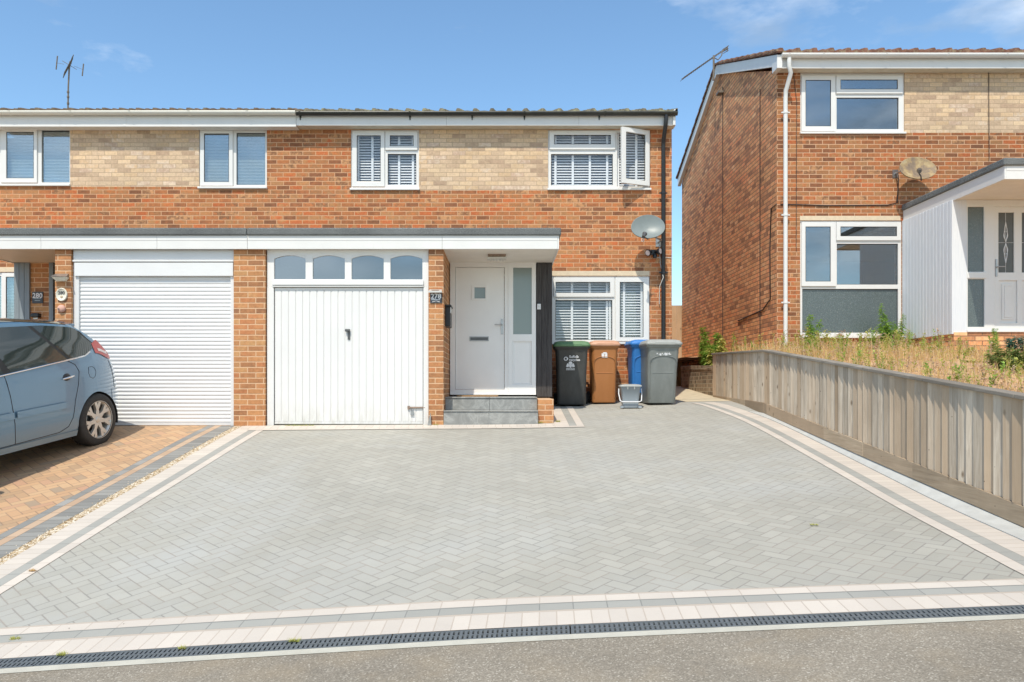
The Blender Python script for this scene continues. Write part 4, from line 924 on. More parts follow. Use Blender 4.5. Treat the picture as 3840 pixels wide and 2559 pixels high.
for s in (dg, dg2):
    mb = MB().box(s[0]-.002, YD+.03, s[1]-.002, s[2]+.002, YD+.034, s[3]+.002); mb.m = 1
    cx = (s[0]+s[2])/2; cz = (s[1]+s[3])/2; hh = (s[3]-s[1])
    mb.tube([(cx, YD+.028, s[1]), (cx, YD+.028, s[3])], .003, 4); mb.tube([(s[0], YD+.028, cz), (s[2], YD+.028, cz)], .003, 4)
    for sx in (-1, 1):
        for z0, sz in ((cz+.01, 1), (cz-.01, -1)):
            mb.tube([(cx+sx*.028*math.sin(math.pi*t)*(1.1-.5*t), YD+.026, z0+sz*t*hh*.33) for t in fr(0, 1, 10)], .0055, 6)
            mb.tube([(cx+sx*(.012+.02*math.sin(math.pi*t)), YD+.026, z0+sz*(.04+t*hh*.14)) for t in fr(0, 1, 8)], .0045, 6)
    obj('pane', mb, [M['shade'], M['mark']], FD)
hx = PX(q1(2163, 0)[0], YD); hz = PZ(q1(0, 555)[1], YD)
obj('handle', MB().box(hx-.013, YD-.004, hz-.15, hx+.013, YD+.0095, hz+.12).tube([(hx, YD, hz), (hx, YD-.05, hz), (hx+.1, YD-.05, hz)], .008), M['metal'], FD)
pb0 = MB().box(px1+.03, YD-.01, .5, XR1, YD+.1, fz-.031); pb0.box(px1+.03, YD+.1005, .5, px1+.14, -.001, zpb-.001)
obj('porch_base', pb0, M['gable'], HR)
# ------------------------------------------------ fixtures on the walls
def fwall(x, y, Y=0): return PX(x, Y), PZ(y, Y)
def dish(name, label, cx, cz, Y, wd, hg, mat, normal, roll, arm_to, mount, group='satellite dishes'):
    t = thing(name, label, 'satellite dish', (cx, 0, cz), group=group)
    N = Vector(normal).normalized(); X_ = Vector((0, 0, 1)).cross(-N).normalized(); X_ = -X_ if X_.x < 0 else X_; Z_ = N.cross(X_).normalized(); Z_ = -Z_ if Z_.z < 0 else Z_
    X2 = X_*math.cos(roll)+Z_*math.sin(roll); Z2 = Z_*math.cos(roll)-X_*math.sin(roll); O = Vector((cx, Y, cz))
    mb = MB(); n = 40; rings = [0, .25, .5, .7, .85, .95, .99, 1.0, 1.02, 1.02]; vs = []
    for i, r in enumerate(rings):
        for k in range(n):
            q = 2*math.pi*k/n; d = -.055*(1-min(1, r)**2)+(-.012 if i == 9 else 0)+(.0 if i != 8 else .002)
            vs.append(O+X2*(wd/2*r*math.cos(q))+Z2*(hg/2*r*math.sin(q)*(1+.05*math.sin(q)))+N*d)
    vs2 = [v-N*.006 for v in vs]; m = len(rings)
    fs = [(i*n+k, (i+1)*n+k, (i+1)*n+(k+1) % n, i*n+(k+1) % n) for i in range(m-1) for k in range(n)]
    mb.add(vs, [f[::-1] for f in fs], smooth=True); mb.add(vs2, fs, smooth=True)
    obj('reflector', mb, mat, t)
    lnb = Vector(arm_to); base = O-Z2*hg*.47-N*.02
    mb = MB(); mb.tube([base-N*.03, base+(lnb-base)*.5-Vector((0, 0, .02)), lnb-Vector((0, -.02, .03))], .011, 8); obj('arm', mb, M['darkm'], t)
    a = (O-lnb).normalized(); mb = MB(); mb.tube([lnb-a*.06, lnb+a*.0, lnb+a*.05], [.026, .03, .042], 12); mb.tube([lnb-a*.02-Vector((0, 0, .03)), lnb-a*.02+Vector((0, 0, .02))], .02, 10)
    obj('receiver', mb, M['darkm'], t)
    mx_, mz_ = mount; mb = MB().box(mx_-.05, -.012, mz_-.07, mx_+.05, -.001, mz_+.07)
    mb.tube([(mx_, -.01, mz_), (mx_, Y*.55, mz_-.0), O-N*.10-Z2*hg*.15], .016, 8); mb.tube([O-N*.095-Z2*hg*.25, O-N*.095+Z2*hg*.1], .022, 8)
    obj('mount', mb, M['metal'], t)
    return t, lnb
cx, cz = fwall(1489, 522, -.42)
t, lnb = dish('satellite_dish', 'round grey satellite dish on the brick wall beside the black downpipe', cx, cz, -.42, .555, .435, M['dish'], (-.10, -.93, .30), rad(0), (PX(1480, -.62), -.62, PZ(541, -.62)), fwall(1513, 558))
obj('cable_loop', MB().tube([lnb+Vector((0, 0, -.02))]+[lnb+Vector((-.02+.022*math.sin(q), .01, -.075-.03*math.cos(q))) for q in fr(0, 6.2, 12)], .005, 6), M['wcable'], t)
cx, cz = fwall(2110, 387.5, -.33)
dish('satellite_dish', 'rusty brown satellite dish on the taller brick house', cx, cz, -.33, .64, .46, M['rdish'], (.05, -.90, .42), rad(7), (PX(2113, -.60), -.60, PZ(393, -.60)), fwall(2057, 400))
# flood light under the grey dish
cx, cz = fwall(1500, 583); t = thing('security_light', 'black twin spotlight with motion sensor below the grey satellite dish', 'security light', (cx, 0, cz))
mb = MB().box(cx-.05, -.04, cz-.03, cx+.05, -.001, cz+.06); bevel(obj('base', mb, M['black'], t), .006)
for sx, d in ((-1, Vector((-.75, -.6, -.35))), (1, Vector((.72, -.68, .05)))):
    o = Vector((cx+sx*.05, -.06, cz+.02)); d.normalize(); mb = MB().tube([o-Vector((sx*.03, -.04, 0)), o, o+d*.03, o+d*.075, o+d*.08], [.015, .028, .046, .058, .056], 14)
    L = obj('lamp_head', mb, M['black'], t); obj('lens', MB().tube([o+d*.0805, o+d*.083], .047, 14), M['lensw'], L)
obj('sensor', MB().tube([(cx+.02, -.06, cz-.01), (cx+.022, -.07, cz-.05), (cx+.022, -.07, cz-.09)], [.026, .038, .032], 12), M['black'], t)
obj('cable', MB().tube([(cx+.04, -.012, cz-.07), (PX(1524, 0)-.05, -.012, cz-.07), (PX(1524, 0)+.06, -.012, cz-.07), (2.94, -.012, cz-.08)], .005, 6), M['wcable'], t); obj('cable', MB().tube([(PX(1516, 0), -.02, PZ(552, 0)), (PX(1516, 0)-.01, -.03, PZ(580, 0)), (PX(1517, 0), -.03, PZ(610, 0)), (PX(1521, 0), -.12, PZ(640, 0)), (PX(1514, 0), -.06, PZ(660, 0)), (PX(1514, 0), -.03, PZ(700, 0))], .006, 6), M['wcable'], t)
# porch ceiling light
c = r7(712, 235); Yl = -2.2; cx = PX(c[0], Yl); t = thing('ceiling_light', 'small rectangular light fitting under the white porch ceiling', 'light', (cx, Yl, zc+.01))
mb = MB().box(cx-.13, Yl-.07, zc-.03, cx+.13, Yl+.07, zc+.0118); bevel(obj('base', mb, M['rustm'], t), .005)
mb = MB().box(cx-.14, Yl-.085, zc-.058, cx+.14, Yl+.08, zc-.031)
for i in range(5): mb.box(cx-.10+i*.045, Yl-.06, zc-.075, cx-.08+i*.045, Yl+.06, zc-.0581)
bevel(obj('cover', mb, M['silver'], t), .004)
# number 278 and its solar light
n = rect(r7, 222, 493, 309, 563, GF); cx = (n[0]+n[2])/2
t = thing('house_number_sign', 'black sign with white number 278 on the narrow brick pier', 'sign', (cx, GF, (n[1]+n[3])/2))
obj('plate', MB().box(n[0], GF-.014, n[1], n[2], GF-.001, n[3]), M['slateplate'], t)
obj('number', text_mb('278', .098, TM(cx, GF-.0155, n[3]-.042)), M['mark'], t)
mb = MB(); rnd = random.Random(5); x = n[0]+.018
while x < n[2]-.03: wd = rnd.uniform(.008, .014); mb.box(x, GF-.0165, n[1]+.038, x+wd, GF-.0142, n[1]+.053+rnd.uniform(-.003, .003)); x += wd+.004
pts = [(n[0]+.03, .022), (cx-.05, .013), (cx-.02, .024), (cx, .027), (cx+.02, .024), (cx+.05, .013), (n[2]-.03, .022)]
mb.tube([(x, GF-.0155, n[1]+z) for x, z in pts], .004, 6); obj('lettering', mb, M['mark'], t)
s = rect(r7, 213, 462, 312, 491, GF); t = thing('solar_light', 'slim silver solar light above the number 278 sign', 'light', ((s[0]+s[2])/2, GF, s[1]), group='solar wall lights')
mb = MB(); mb.add([(s[0]+.01, GF-.001, s[3]), (s[2]-.01, GF-.001, s[3]), (s[2], GF-.09, s[1]+.02), (s[0], GF-.09, s[1]+.02), (s[0]+.01, GF-.001, s[1]+.02), (s[2]-.01, GF-.001, s[1]+.02), (s[2], GF-.09, s[1]), (s[0], GF-.09, s[1])], [(0, 3, 2, 1), (3, 7, 6, 2), (7, 4, 5, 6), (0, 4, 7, 3), (1, 2, 6, 5)])
obj('housing', mb, M['silver'], t)
v = lambda u, w_: Vector((s[0]+(s[2]-s[0])*u, GF-.0015-.089*w_, s[3]-(s[3]-s[1]-.02)*w_+.002))
obj('solar_cell', MB().add([v(.22, .3), v(.78, .3), v(.78, .8), v(.22, .8)], [(0, 3, 2, 1)]), M['metal'], t)
# black post box on the pier side
ya, yb = -2.45, -1.95; x = pierR[1]; a = PZ(r7(0, 742)[1], -2.2); b_ = PZ(r7(0, 585)[1], -2.2)
t = thing('post_box', 'flat black post box on the inner side of the brick pier', 'post box', (x, -2.2, a))
bevel(obj('body', MB().box(x+.001, -2.4, a, x+.075, -2.04, b_-.03), M['black'], t), .008); bevel(obj('lid', MB().box(x+.001, -2.42, b_-.0299, x+.09, -2.02, b_), M['black'], t), .008)
obj('newspaper_slot', MB().box(x+.076, -2.41, b_-.12, x+.088, -2.2, b_-.04), M['silver'], t)
# door bell
s = rect(r7, 1008, 570, 1035, 610, YD-.012); t = thing('door_bell', 'small white door bell on the black boards', 'door bell', ((s[0]+s[2])/2, YD-.012, s[1]))
bevel(obj('case', MB().box(s[0], YD-.035, s[1], s[2], YD-.013, s[3]), M['mark'], t), .003); cx = (s[0]+s[2])/2; cz = (s[1]+s[3])/2
obj('button', MB().tube([(cx, YD-.0351, cz), (cx, YD-.039, cz)], .014, 14), M['silver'], t); obj('camera_cap', MB().box(s[0]+.004, YD-.03, s[3]+.001, s[2]-.004, YD-.013, s[3]+.025), M['black'], t)
# door mat, slate wedge
s = (PX(r7(430, 0)[0], YD-.1), PX(r7(722, 0)[0], YD-.1)); tag(bevel(obj('door_mat', MB().box(s[0], YD-.50, .386, s[1], YD-.06, .402), M['mat']), .004), 'brown coir door mat on the top slate step', 'door mat')
s = rect(r7, 197, 1368, 231, 1462, GF-.03)
tag(bevel(obj('slate_offcut', MB().prism([(s[0]+.01, s[1]), (s[2], s[1]), (s[2]-.01, s[3]), (s[0]+.05, s[3]-.01)], GF-.05, GF-.03), M['slate']), .003), 'dark slate offcut leaning against the foot of the narrow pier', 'slate')
# left house fixtures
n = rect(q7, 482, 768, 638, 935, YD+.02); cx = (n[0]+n[2])/2
t = thing('house_number_sign', 'square slate sign with white number 280 inside the left porch', 'sign', (cx, YD, (n[1]+n[3])/2))
obj('plate', MB().box(n[0], YD+.004, n[1], n[2], YD+.019, n[3]), M['slateplate'], t); obj('number', text_mb('280', .105, TM(cx, YD+.0025, n[3]-.06)), M['mark'], t)
mb = MB().box(n[0]+.025, YD+.002, n[1]+.07, n[2]-.025, YD+.0039, n[1]+.075); mb.box(n[0]+.04, YD+.002, n[1]+.04, n[2]-.04, YD+.0039, n[1]+.046); obj('lettering', mb, M['metal'], t)
s = rect(q7, 490, 1082, 610, 1210, YD+.02); cx = (s[0]+s[2])/2
t = thing('key_safe', 'small black and silver key safe beside the left front door', 'light', (cx, YD, s[1]))  # a key safe, not a lamp: black cover over a silver body
bevel(obj('hood', MB().box(s[0], YD-.06, s[3]-.07, s[2], YD+.019, s[3]), M['black'], t), .02); obj('body', MB().box(s[0]+.03, YD-.03, s[1], s[2]-.03, YD+.018, s[3]-.071), M['silver'], t)
s = rect(q7, 800, 498, 1030, 612, GF); t = thing('solar_light', 'wide solar light on the brick pier beside the roller door', 'light', ((s[0]+s[2])/2, GF, s[1]), group='solar wall lights')
h = (s[1]+s[3])/2; mb = MB(); mb.add([(s[0]+.02, GF-.001, s[3]), (s[2]-.02, GF-.001, s[3]), (s[2], GF-.10, h), (s[0], GF-.10, h), (s[0]+.03, GF-.001, h-.001), (s[2]-.03, GF-.001, h-.001)], [(0, 3, 2, 1), (0, 4, 3), (1, 2, 5), (3, 4, 5, 2)]); obj('solar_panel', mb, M['metal'], t)
mb = MB(); mb.add([(s[0]+.01, GF-.002, h-.002), (s[2]-.01, GF-.002, h-.002), (s[2]-.01, GF-.09, h-.003), (s[0]+.01, GF-.09, h-.003), (s[0]+.05, GF-.002, s[1]), (s[2]-.05, GF-.002, s[1]), (s[2]-.05, GF-.05, s[1]), (s[0]+.05, GF-.05, s[1])], [(0, 1, 2, 3), (3, 2, 6, 7), (7, 6, 5, 4), (0, 3, 7, 4), (1, 5, 6, 2)]); obj('diffuser', mb, M['cream'], t)
s = rect(q7, 830, 708, 996, 905, GF); cx = (s[0]+s[2])/2; cz = (s[1]+s[3])/2; MO = Matrix.Translation((cx, GF-.002, cz)) @ Matrix.Scale((s[3]-s[1])/2/.09, 4, (0, 0, 1)) @ Matrix.Scale((s[2]-s[0])/2/.09, 4, (1, 0, 0)) @ Matrix.Rotation(rad(90), 4, 'X')
t = thing('number_plaque', 'oval cream plaque numbered 280 on the brick pier', 'plaque', (cx, GF, cz))
obj('plate', MB().lathe([(.0, .014), (.072, .014), (.078, .022), (.086, .022), (.09, .012), (.09, 0)], 28, MO), M['cream'], t)
mb = text_mb('280', .062, TM(cx, GF-.019, cz+.022), .002); obj('number', mb, M['ink'], t); obj('flower_relief', MB().sphere((cx, GF-.016, cz-.032), .022, 10, (1, .25, 1)), M['gravel'], t)
s = rect(q7, 850, 955, 972, 1072, GF); cx = (s[0]+s[2])/2; cz = (s[1]+s[3])/2; t = thing('wall_ornament', 'round pink clay face ornament below the oval plaque', 'ornament', (cx, GF, cz))
obj('face', MB().sphere((cx, GF-.012, cz), (s[2]-s[0])/2, 16, (1, .6, .95)), M['pink'], t)
mb = MB(); mb.box(cx-.035, GF-.052, cz-.005, cx-.012, GF-.045, cz+.001); mb.box(cx-.03, GF-.052, cz-.018, cx-.01, GF-.045, cz-.013); obj('eyes', mb, M['ink'], t)
# ------------------------------------------------ roof aerials
t = thing('tv_aerial', 'tall rooftop aerial with crossed elements above the left house', 'aerial', (-9.56, 3.45, 6.4), group='roof aerials')
S3 = S(3.45); ax = lambda x, y: (PX(x, 3.45), 3.45, PZ(y, 3.45)); rnd = random.Random(11)
mb = MB().tube([ax(156, 262), ax(157, 200), ax(159, 160), ax(161, 142)], .017, 8)
for y in (238, 223, 212): mb.tube([ax(156.5, y+2), ax(156.5, y-2)], .026, 8)
obj('mast', mb, M['mount'], t)
mb = MB(); A = Vector(ax(147, 172)); B = Vector(ax(166, 137));  mb.tube([A, B], .012, 6)
for i in range(13):
    p = A+(B-A)*i/12; h = Vector((.075, -.10, .03))*(1 if i < 10 else 1.4); mb.tube([p-h, p+h], .008, 5); mb.tube([p-h*.6+Vector((0, 0, .05)), p+h*.6-Vector((0, 0, .05))], .006, 5)
mb.tube([ax(143, 140), ax(176, 160)], .006, 5)
obj('boom', mb, M['mount'], t)
mb = MB().tube([ax(132, 129), ax(129, 160)], .013, 6); mb.tube([ax(131, 145), ax(147, 148)], .004, 4); obj('dipole', mb, M['mount'], t); obj('dipole', MB().tube([ax(192, 147), ax(189, 175)], .013, 6).tube([ax(190, 160), ax(170, 152)], .004, 4), M['mount'], t)
t = thing('tv_aerial', 'long thin yagi aerial on the gable peak of the right house', 'aerial', (XR0, 3.3, 7.0), group='roof aerials')
ax = lambda x, y, dy=0: (PX(x, 3.3+dy), 3.3+dy, PZ(y, 3.3+dy))
obj('mast', MB().tube([ax(1639, 185), ax(1640, 165), ax(1640, 128)], .022, 8).tube([ax(1640, 132), ax(1650, 138), ax(1658, 128), ax(1661, 114)], .012, 6).box(XR0-.13, 3.2, 6.9, XR0-.02, 3.4, 6.95), M['mount'], t)
mb = MB().tube([ax(1567, 182, -.5), ax(1625, 141, 0), ax(1672, 111, .4)], .011, 6)
for i in range(22):
    q = i/21; x = 1569+100*q; y = 181-70*q; p = Vector(ax(x, y, -.5+.9*q)); mb.tube([p+Vector((.03, -.09, .02)), p-Vector((.03, -.09, .02))], .005, 4)
for dz in (-3, 3, 7): mb.tube([ax(1662, 116+dz, .3), ax(1674, 109+dz, .5)], .008, 4)
mb.tube([ax(1672, 106, .4), ax(1671, 119, .4)], .01, 5); obj('boom', mb, M['mount'], t)
# ------------------------------------------------ fence, low wall, back fence
XF = 3.85
FT = [(.58, 1.15), (-2.17, 1.078), (-5.49, .717), (-7.77, .47), (-10.4, .19)]
FB = [(.58, .235), (-2.17, .15), (-5.2, -.20), (-5.49, -.235), (-7.77, -.497), (-10.4, -.80)]
fence = thing('timber_fence', 'weathered vertical board fence stepping down beside the grey driveway', 'fence', (XF, -4, -.2))
mb = MB(); y = .58; rnd = random.Random(4)
while y > -10.3:
    y2 = y-rnd.choice((.098, .115, .115, .12, .13)); t0 = interp(y, FT)-.03; t1 = interp(y2, FT)-.03; b0 = interp(y, FB)+(.152); b1 = interp(y2, FB)+(.152); dj = rnd.uniform(-.007, .005)
    xo, xi = XF-.046+dj, XF-.012+dj       # feather edged: thick edge towards the street, thin edge tucked behind
    mb.add([(xo, y, b0), (xi, y2-.012, b1), (xi, y2-.012, t1), (xo, y, t0), (XF, y, b0), (XF, y2-.012, b1), (XF, y2-.012, t1), (XF, y, t0)], [(0, 1, 2, 3), (1, 5, 6, 2), (3, 2, 6, 7), (0, 4, 5, 1), (4, 7, 6, 5), (0, 3, 7, 4)]); y = y2
obj('board_panel', mb, M['fence'], fence)
ks = [.60, -.9, -2.17, -3.3, -4.15, -5.49, -6.5, -7.77, -9.1, -10.4]
for a, b in zip(ks, ks[1:]):
    mb = MB(); za, zb_ = interp(a, FT), interp(b, FT); a2 = a-.002; b2 = b+.002
    mb.add([(x, yy, z+dz) for x in (XF-.075, XF+.06) for yy, z in ((a2, za), (b2, zb_)) for dz in (-.032, .0)], [(0, 1, 3, 2), (4, 6, 7, 5), (0, 4, 5, 1), (2, 3, 7, 6), (0, 2, 6, 4), (1, 5, 7, 3)])
    bevel(obj('capping_rail', mb, M['cap'], fence), .006)
for a, b, dx_, dz_ in ((.57, -2.17, 0, 0), (-2.174, -5.30, 0, 0), (-5.304, -7.9, .0, .0), (-7.904, -10.4, 0, 0)):
    mb = MB(); za, zb_ = interp(a, FB), interp(b, FB)
    mb.add([(x, yy, z+dz) for x in (XF-.048, XF-.0305+.03) for yy, z in ((a, za), (b, zb_)) for dz in (.0, .151)], [(0, 1, 3, 2), (4, 6, 7, 5), (0, 4, 5, 1), (2, 3, 7, 6), (0, 2, 6, 4), (1, 5, 7, 3)])
    bevel(obj('gravel_board', mb, M['gravelb'], fence), .004)
for yy in (.45, -2.1, -4.6, -7.1, -9.6): obj('post', MB().box(XF+.003, yy-.05, interp(yy, FB)-.3, XF+.09, yy+.05, interp(yy, FT)-.035), M['cap'], fence)
mb = MB()
ys = fr(-1.9, -10.4, 30)
outer = []
for i in range(1, len(inner)):
    t_ = (inner[i]-inner[i-1]).normalized(); outer.append(inner[i]+Vector((-t_.y, t_.x))*.4)
outer = sorted(outer, key=lambda p: p.y)
def outx(Y): return interp(Y, [(p.y, p.x) for p in outer])
vs = []
for yy in ys:
    z = interp(yy, FB)-.002; ox = min(XF-.04, outx(yy)+.002); g0 = gz(ox, yy); vs += [(ox, yy, g0-.05), (ox-.0, yy, g0+.012), (XF-.028, yy, z-.0), (XF+.0, yy, z)]
mb.add(vs, [(i*4+k, i*4+4+k, i*4+5+k, i*4+1+k) for i in range(30) for k in range(3)]); obj('concrete_footing', mb, M['conc'], fence)
obj('retaining_panel', MB().add([(XF+.0045, yy, z) for yy in ks for z in (interp(yy, FB)-.1, max(interp(yy, FB)+.1, min(interp(yy, FT)-.06, gg(4, yy)+.03)))], [(2*i, 2*i+1, 2*i+3, 2*i+2) for i in range(len(ks)-1)]), M['cap'], fence)
lw = thing('low_brick_wall', 'low weathered brick wall along the passage behind the fence', 'wall', (3.9, 2, .3))
PA = Vector((XF-.01, .62)); PB = Vector((PX(1565, 3.4), 3.4)); dr2 = (PB-PA).normalized(); n2 = Vector((dr2.y, -dr2.x))
mb = MB(); q = [PA, PB, PB+n2*.2, PA+n2*.2]; q2_ = [(v.x, v.y) for v in q]
zt0, zt1 = PZ(840.5, .62), PZ(841, 3.4)
mb.add([(x, y, z) for (x, y), z in zip(q2_, (0, 0, 0, 0))]+[(x, y, z) for (x, y), z in zip(q2_, (zt0-.08, zt1-.08, zt1-.08, zt0-.08))], [(0, 4, 5, 1), (1, 5, 6, 2), (2, 6, 7, 3), (3, 7, 4, 0), (4, 7, 6, 5)])
obj('brickwork', mb, M['old'], lw)
q = [PA-n2*.012, PB-n2*.012, PB+n2*.212, PA+n2*.212]; mb = MB()
mb.add([(v.x, v.y, z) for v, z in zip(q, (zt0-.079, zt1-.079, zt1-.079, zt0-.079))]+[(v.x, v.y, z) for v, z in zip(q, (zt0, zt1, zt1, zt0))], [(0, 4, 5, 1), (1, 5, 6, 2), (2, 6, 7, 3), (3, 7, 4, 0), (4, 7, 6, 5), (0, 1, 2, 3)])
bevel(obj('coping', mb, M['old'], lw), .006)
bf = thing('back_fence', 'tall tan timber fence panel closing the gap between the houses', 'fence', (3.9, 7.3, .5))
mb = MB(); zt = PZ(702, 7.3)
for i in range(16): mb.box(2.9+i*.125+.003, 7.3+(.008 if i % 2 else 0), .3, 2.9+(i+1)*.125, 7.32+(.008 if i % 2 else 0), zt)
obj('board_panel', mb, M['newfence'], bf); obj('post', MB().box(4.36, 7.2, .3, 4.46, 7.295, zt+.03), M['conc'], bf); obj('rail', MB().box(2.9, 7.24, .3, 4.355, 7.299, .55), M['newfence'], bf)
# ------------------------------------------------ bins
def rring(hx, hy, r, z, n=5, cy=0):
    pts = []
    for (sx, sy, a0) in ((1, 1, 0), (-1, 1, 90), (-1, -1, 180), (1, -1, 270)):
        for k in range(n+1):
            q = rad(a0+90*k/n); pts.append((sx*(hx-r)+r*math.cos(q), cy+sy*(hy-r)+r*math.sin(q), z))
    return pts
def loft(mb, rings, caps=(True, True)):
    n = len(rings[0]); mb.add([p for r in rings for p in r], [(i*n+k, i*n+(k+1) % n, (i+1)*n+(k+1) % n, (i+1)*n+k) for i in range(len(rings)-1) for k in range(n)], smooth=True)
    if caps[0]: mb.add(rings[0], [tuple(range(n-1, -1, -1))])
    if caps[1]: mb.add(rings[-1], [tuple(range(n))])
def bin_(label, loc, rz, wd, body, lid, dp=.72, ht=1.07, decal=None, recess=True):
    t = thing('wheelie_bin', label, 'wheelie bin', loc, (0, 0, rz), group='wheelie bins in front of the house'); hw = wd/2
    mb = MB(); H_ = ht-.10; bw = hw*.80
    loft(mb, [rring(bw-.01, dp*.33-.01, .05, .015, cy=.03), rring(bw, dp*.335, .06, .04, cy=.03), rring(bw+(hw-.04-bw)*.55, dp*.39, .06, H_*.55, cy=.02), rring(hw-.035, dp*.45, .06, H_-.09, cy=0), rring(hw-.025, dp*.46, .06, H_-.06), rring(hw-.005, dp*.49, .05, H_-.055), rring(hw-.002, dp*.495, .05, H_-.01), rring(hw-.01, dp*.49, .05, H_)], (True, False))
    B = obj('body', mb, body, t, local=True)
    if recess:
        f = lambda z: front_y(dp, z)-.0005
        zz = H_*.80; mb = MB(); hwf = lambda z: (bw+(hw-.04-bw)*z/(H_*.9))-.035
        mb.tube([(-hwf(.1), f(.1)-.001, .1)]+[(-hwf(z), f(z)-.001, z) for z in fr(.2, zz-.1, 5)]+[(hwf(zz)*math.cos(q)*-1, f(zz)-.003, zz-.08+.08*math.sin(q)) for q in fr(.2, math.pi-.2, 8)]+[(hwf(z), f(z)-.001, z) for z in fr(zz-.1, .2, 5)]+[(hwf(.1), f(.1)-.001, .1)], .006, 6)
        mb.tube([(-hwf(.5)*.8, f(H_*.52)-.0, H_*.52), (hwf(.5)*.8, f(H_*.52)-.0, H_*.52)], .006, 6)
        obj('moulded_rib', mb, body, B, local=True)
    mb = MB(); z0 = H_+.003
    loft(mb, [rring(hw+.0, dp*.51, .05, z0-.028), rring(hw+.008, dp*.52, .05, z0-.024), rring(hw+.008, dp*.52, .05, z0+.012), rring(hw-.008, dp*.50, .06, z0+.02), rring(hw-.012, dp*.495, .06, z0+.04), rring(hw-.03, dp*.47, .06, z0+.05), rring(hw-.08, dp*.38, .06, z0+.066), rring(hw-.16, dp*.22, .06, z0+.072)], (False, True))
    mb.box(-hw*.55, -dp*.535, z0-.02, hw*.55, -dp*.50, z0+.012)
    obj('lid', mb, lid, t, local=True)
    mb = MB()
    for sx in (-1, 1): mb.tube([(sx*(hw-.09), dp*.5, H_+.03), (sx*(hw-.02), dp*.5, H_+.03)], .03, 10)
    mb.tube([(-hw+.07, dp*.56, H_+.03), (hw-.07, dp*.56, H_+.03)], .014, 8)
    for sx in (-1, 1): mb.tube([(sx*(hw-.07), dp*.56, H_+.03), (sx*(hw-.07), dp*.47, H_-.04)], .014, 8)
    obj('handle', mb, body, t, local=True)
    for sx in (-1, 1):
        W = Matrix.Translation((sx*(hw-.035), dp*.40, .10)) @ Matrix.Rotation(rad(90), 4, 'Y')
        wo = obj('wheel', MB().lathe([(0, -.02), (.06, -.02), (.075, -.026), (.095, -.022), (.10, 0), (.095, .022), (.075, .026), (.06, .02), (0, .02)], 22, W), M['blackmat'], t, local=True)
    obj('axle', MB().tube([(-hw+.03, dp*.40, .10), (hw-.03, dp*.40, .10)], .01, 6), M['darkm'], t, local=True)
    if decal:
        for nm, fn in decal: 
            o = obj(nm, fn(-dp*.455), M['mark'], B, local=True)
    return t
def front_y(dp, z, H_=.97):
    a, b, c = dp*.335-.03, dp*.39-.02, dp*.45; return -(a+(b-a)*(z-.04)/(H_*.55-.04) if z < H_*.55 else b+(c-b)*(z-H_*.55)/(H_-.09-H_*.55))
def gl(X, Y): return (X, Y, gz(X, Y)+.004)
def dec_black(yf):
    a = rad(4.0); mb = MB()
    def T(x, z): return Matrix.Translation((x, front_y(.72, z)-.008, z)) @ Matrix.Rotation(rad(90)+rad(10.3), 4, 'X')
    m1 = text_mb('Suffolk', .056, T(.035, .783), .0012); m2 = text_mb('recycles', .054, T(.045, .733), .0012); mb.add(m1.v, m1.f); mb.add(m2.v, m2.f)
    c = Vector((-.095, 0, .752)); mb.tube([T(-.095, .752) @ Vector((.026*math.cos(q), .026*math.sin(q), 0)) for q in fr(rad(20), rad(340), 18)], .007, 6)
    tt = T(-.095, .752); mb.add([tt @ Vector(p) for p in ((.012, .0, .002), (.04, .0, .002), (.026, .022, .002))], [(0, 1, 2)]); mb.add([tt @ Vector(p) for p in ((.012, .0, .002), (.026, -.022, .002), (.04, .0, .002))], [(0, 1, 2)])
    return mb
def dec_emblem(yf):
    mb = MB()
    def T(x, z): return Matrix.Translation((x, front_y(.72, z)-.008, z)) @ Matrix.Rotation(rad(90)+rad(10.3), 4, 'X')
    tt = T(-.02, .65)
    for cx, cy, rx, ry in ((0, .035, .03, .025), (0, -.005, .024, .036), (-.042, -.002, .018, .032), (.042, -.002, .018, .032), (-.055, -.016, .016, .012), (.055, -.016, .016, .012)):
        n = 14; mb.add([tt @ Vector((cx+rx*math.cos(2*math.pi*k/n), cy+ry*math.sin(2*math.pi*k/n), .002+cx*.002)) for k in range(n)], [tuple(range(n))])
    m1 = text_mb('IPSWICH', .034, T(-.02, .592), .0012); mb.add(m1.v, m1.f); tt = T(-.02, .575); mb.add([tt @ Vector(p) for p in ((-.07, -.003, .001), (.07, -.003, .001), (.07, .003, .001), (-.07, .003, .001))], [(0, 1, 2, 3)])
    return mb
def dec_patch(seed, x0, x1, z, s):
    def fn(yf):
        mb = MB(); rnd = random.Random(seed)
        for i in range(26):
            x = rnd.uniform(x0, x1); zz = z+rnd.uniform(-s, s); a = rnd.uniform(.004, .014); b = rnd.uniform(.004, .016)
            mb.add([(x-a, front_y(.72, zz-b)-.004-i*.0001, zz-b), (x+a, front_y(.72, zz-b)-.004-i*.0001, zz-b*.6), (x+a*.6, front_y(.72, zz+b)-.004-i*.0001, zz+b), (x-a, front_y(.72, zz+b)-.004-i*.0001, zz+b*.7)], [(0, 1, 2, 3)])
        return mb
    return fn
XB1 = PX((2000+325/2.24)/1.632, -1.2)
bin_('charcoal wheelie bin with green lid and white recycling print', gl(XB1+.02, -.80), rad(-3), .58, M['binblack'], M['bingreen'], recess=False, decal=(('printed_words', dec_black), ('printed_emblem', dec_emblem)))
bin_('brown wheelie bin with faded tan lid', gl(PX((2000+605/2.24)/1.632, -.85), -.55), rad(0), .50, M['binbrown'], M['bintan'], dp=.55, decal=None).location
bin_('bright blue wheelie bin half hidden behind the grey one', gl(PX((2000+925/2.24)/1.632, -.6), -.44), rad(2), .48, M['binblue'], M['binblue'], dp=.55)
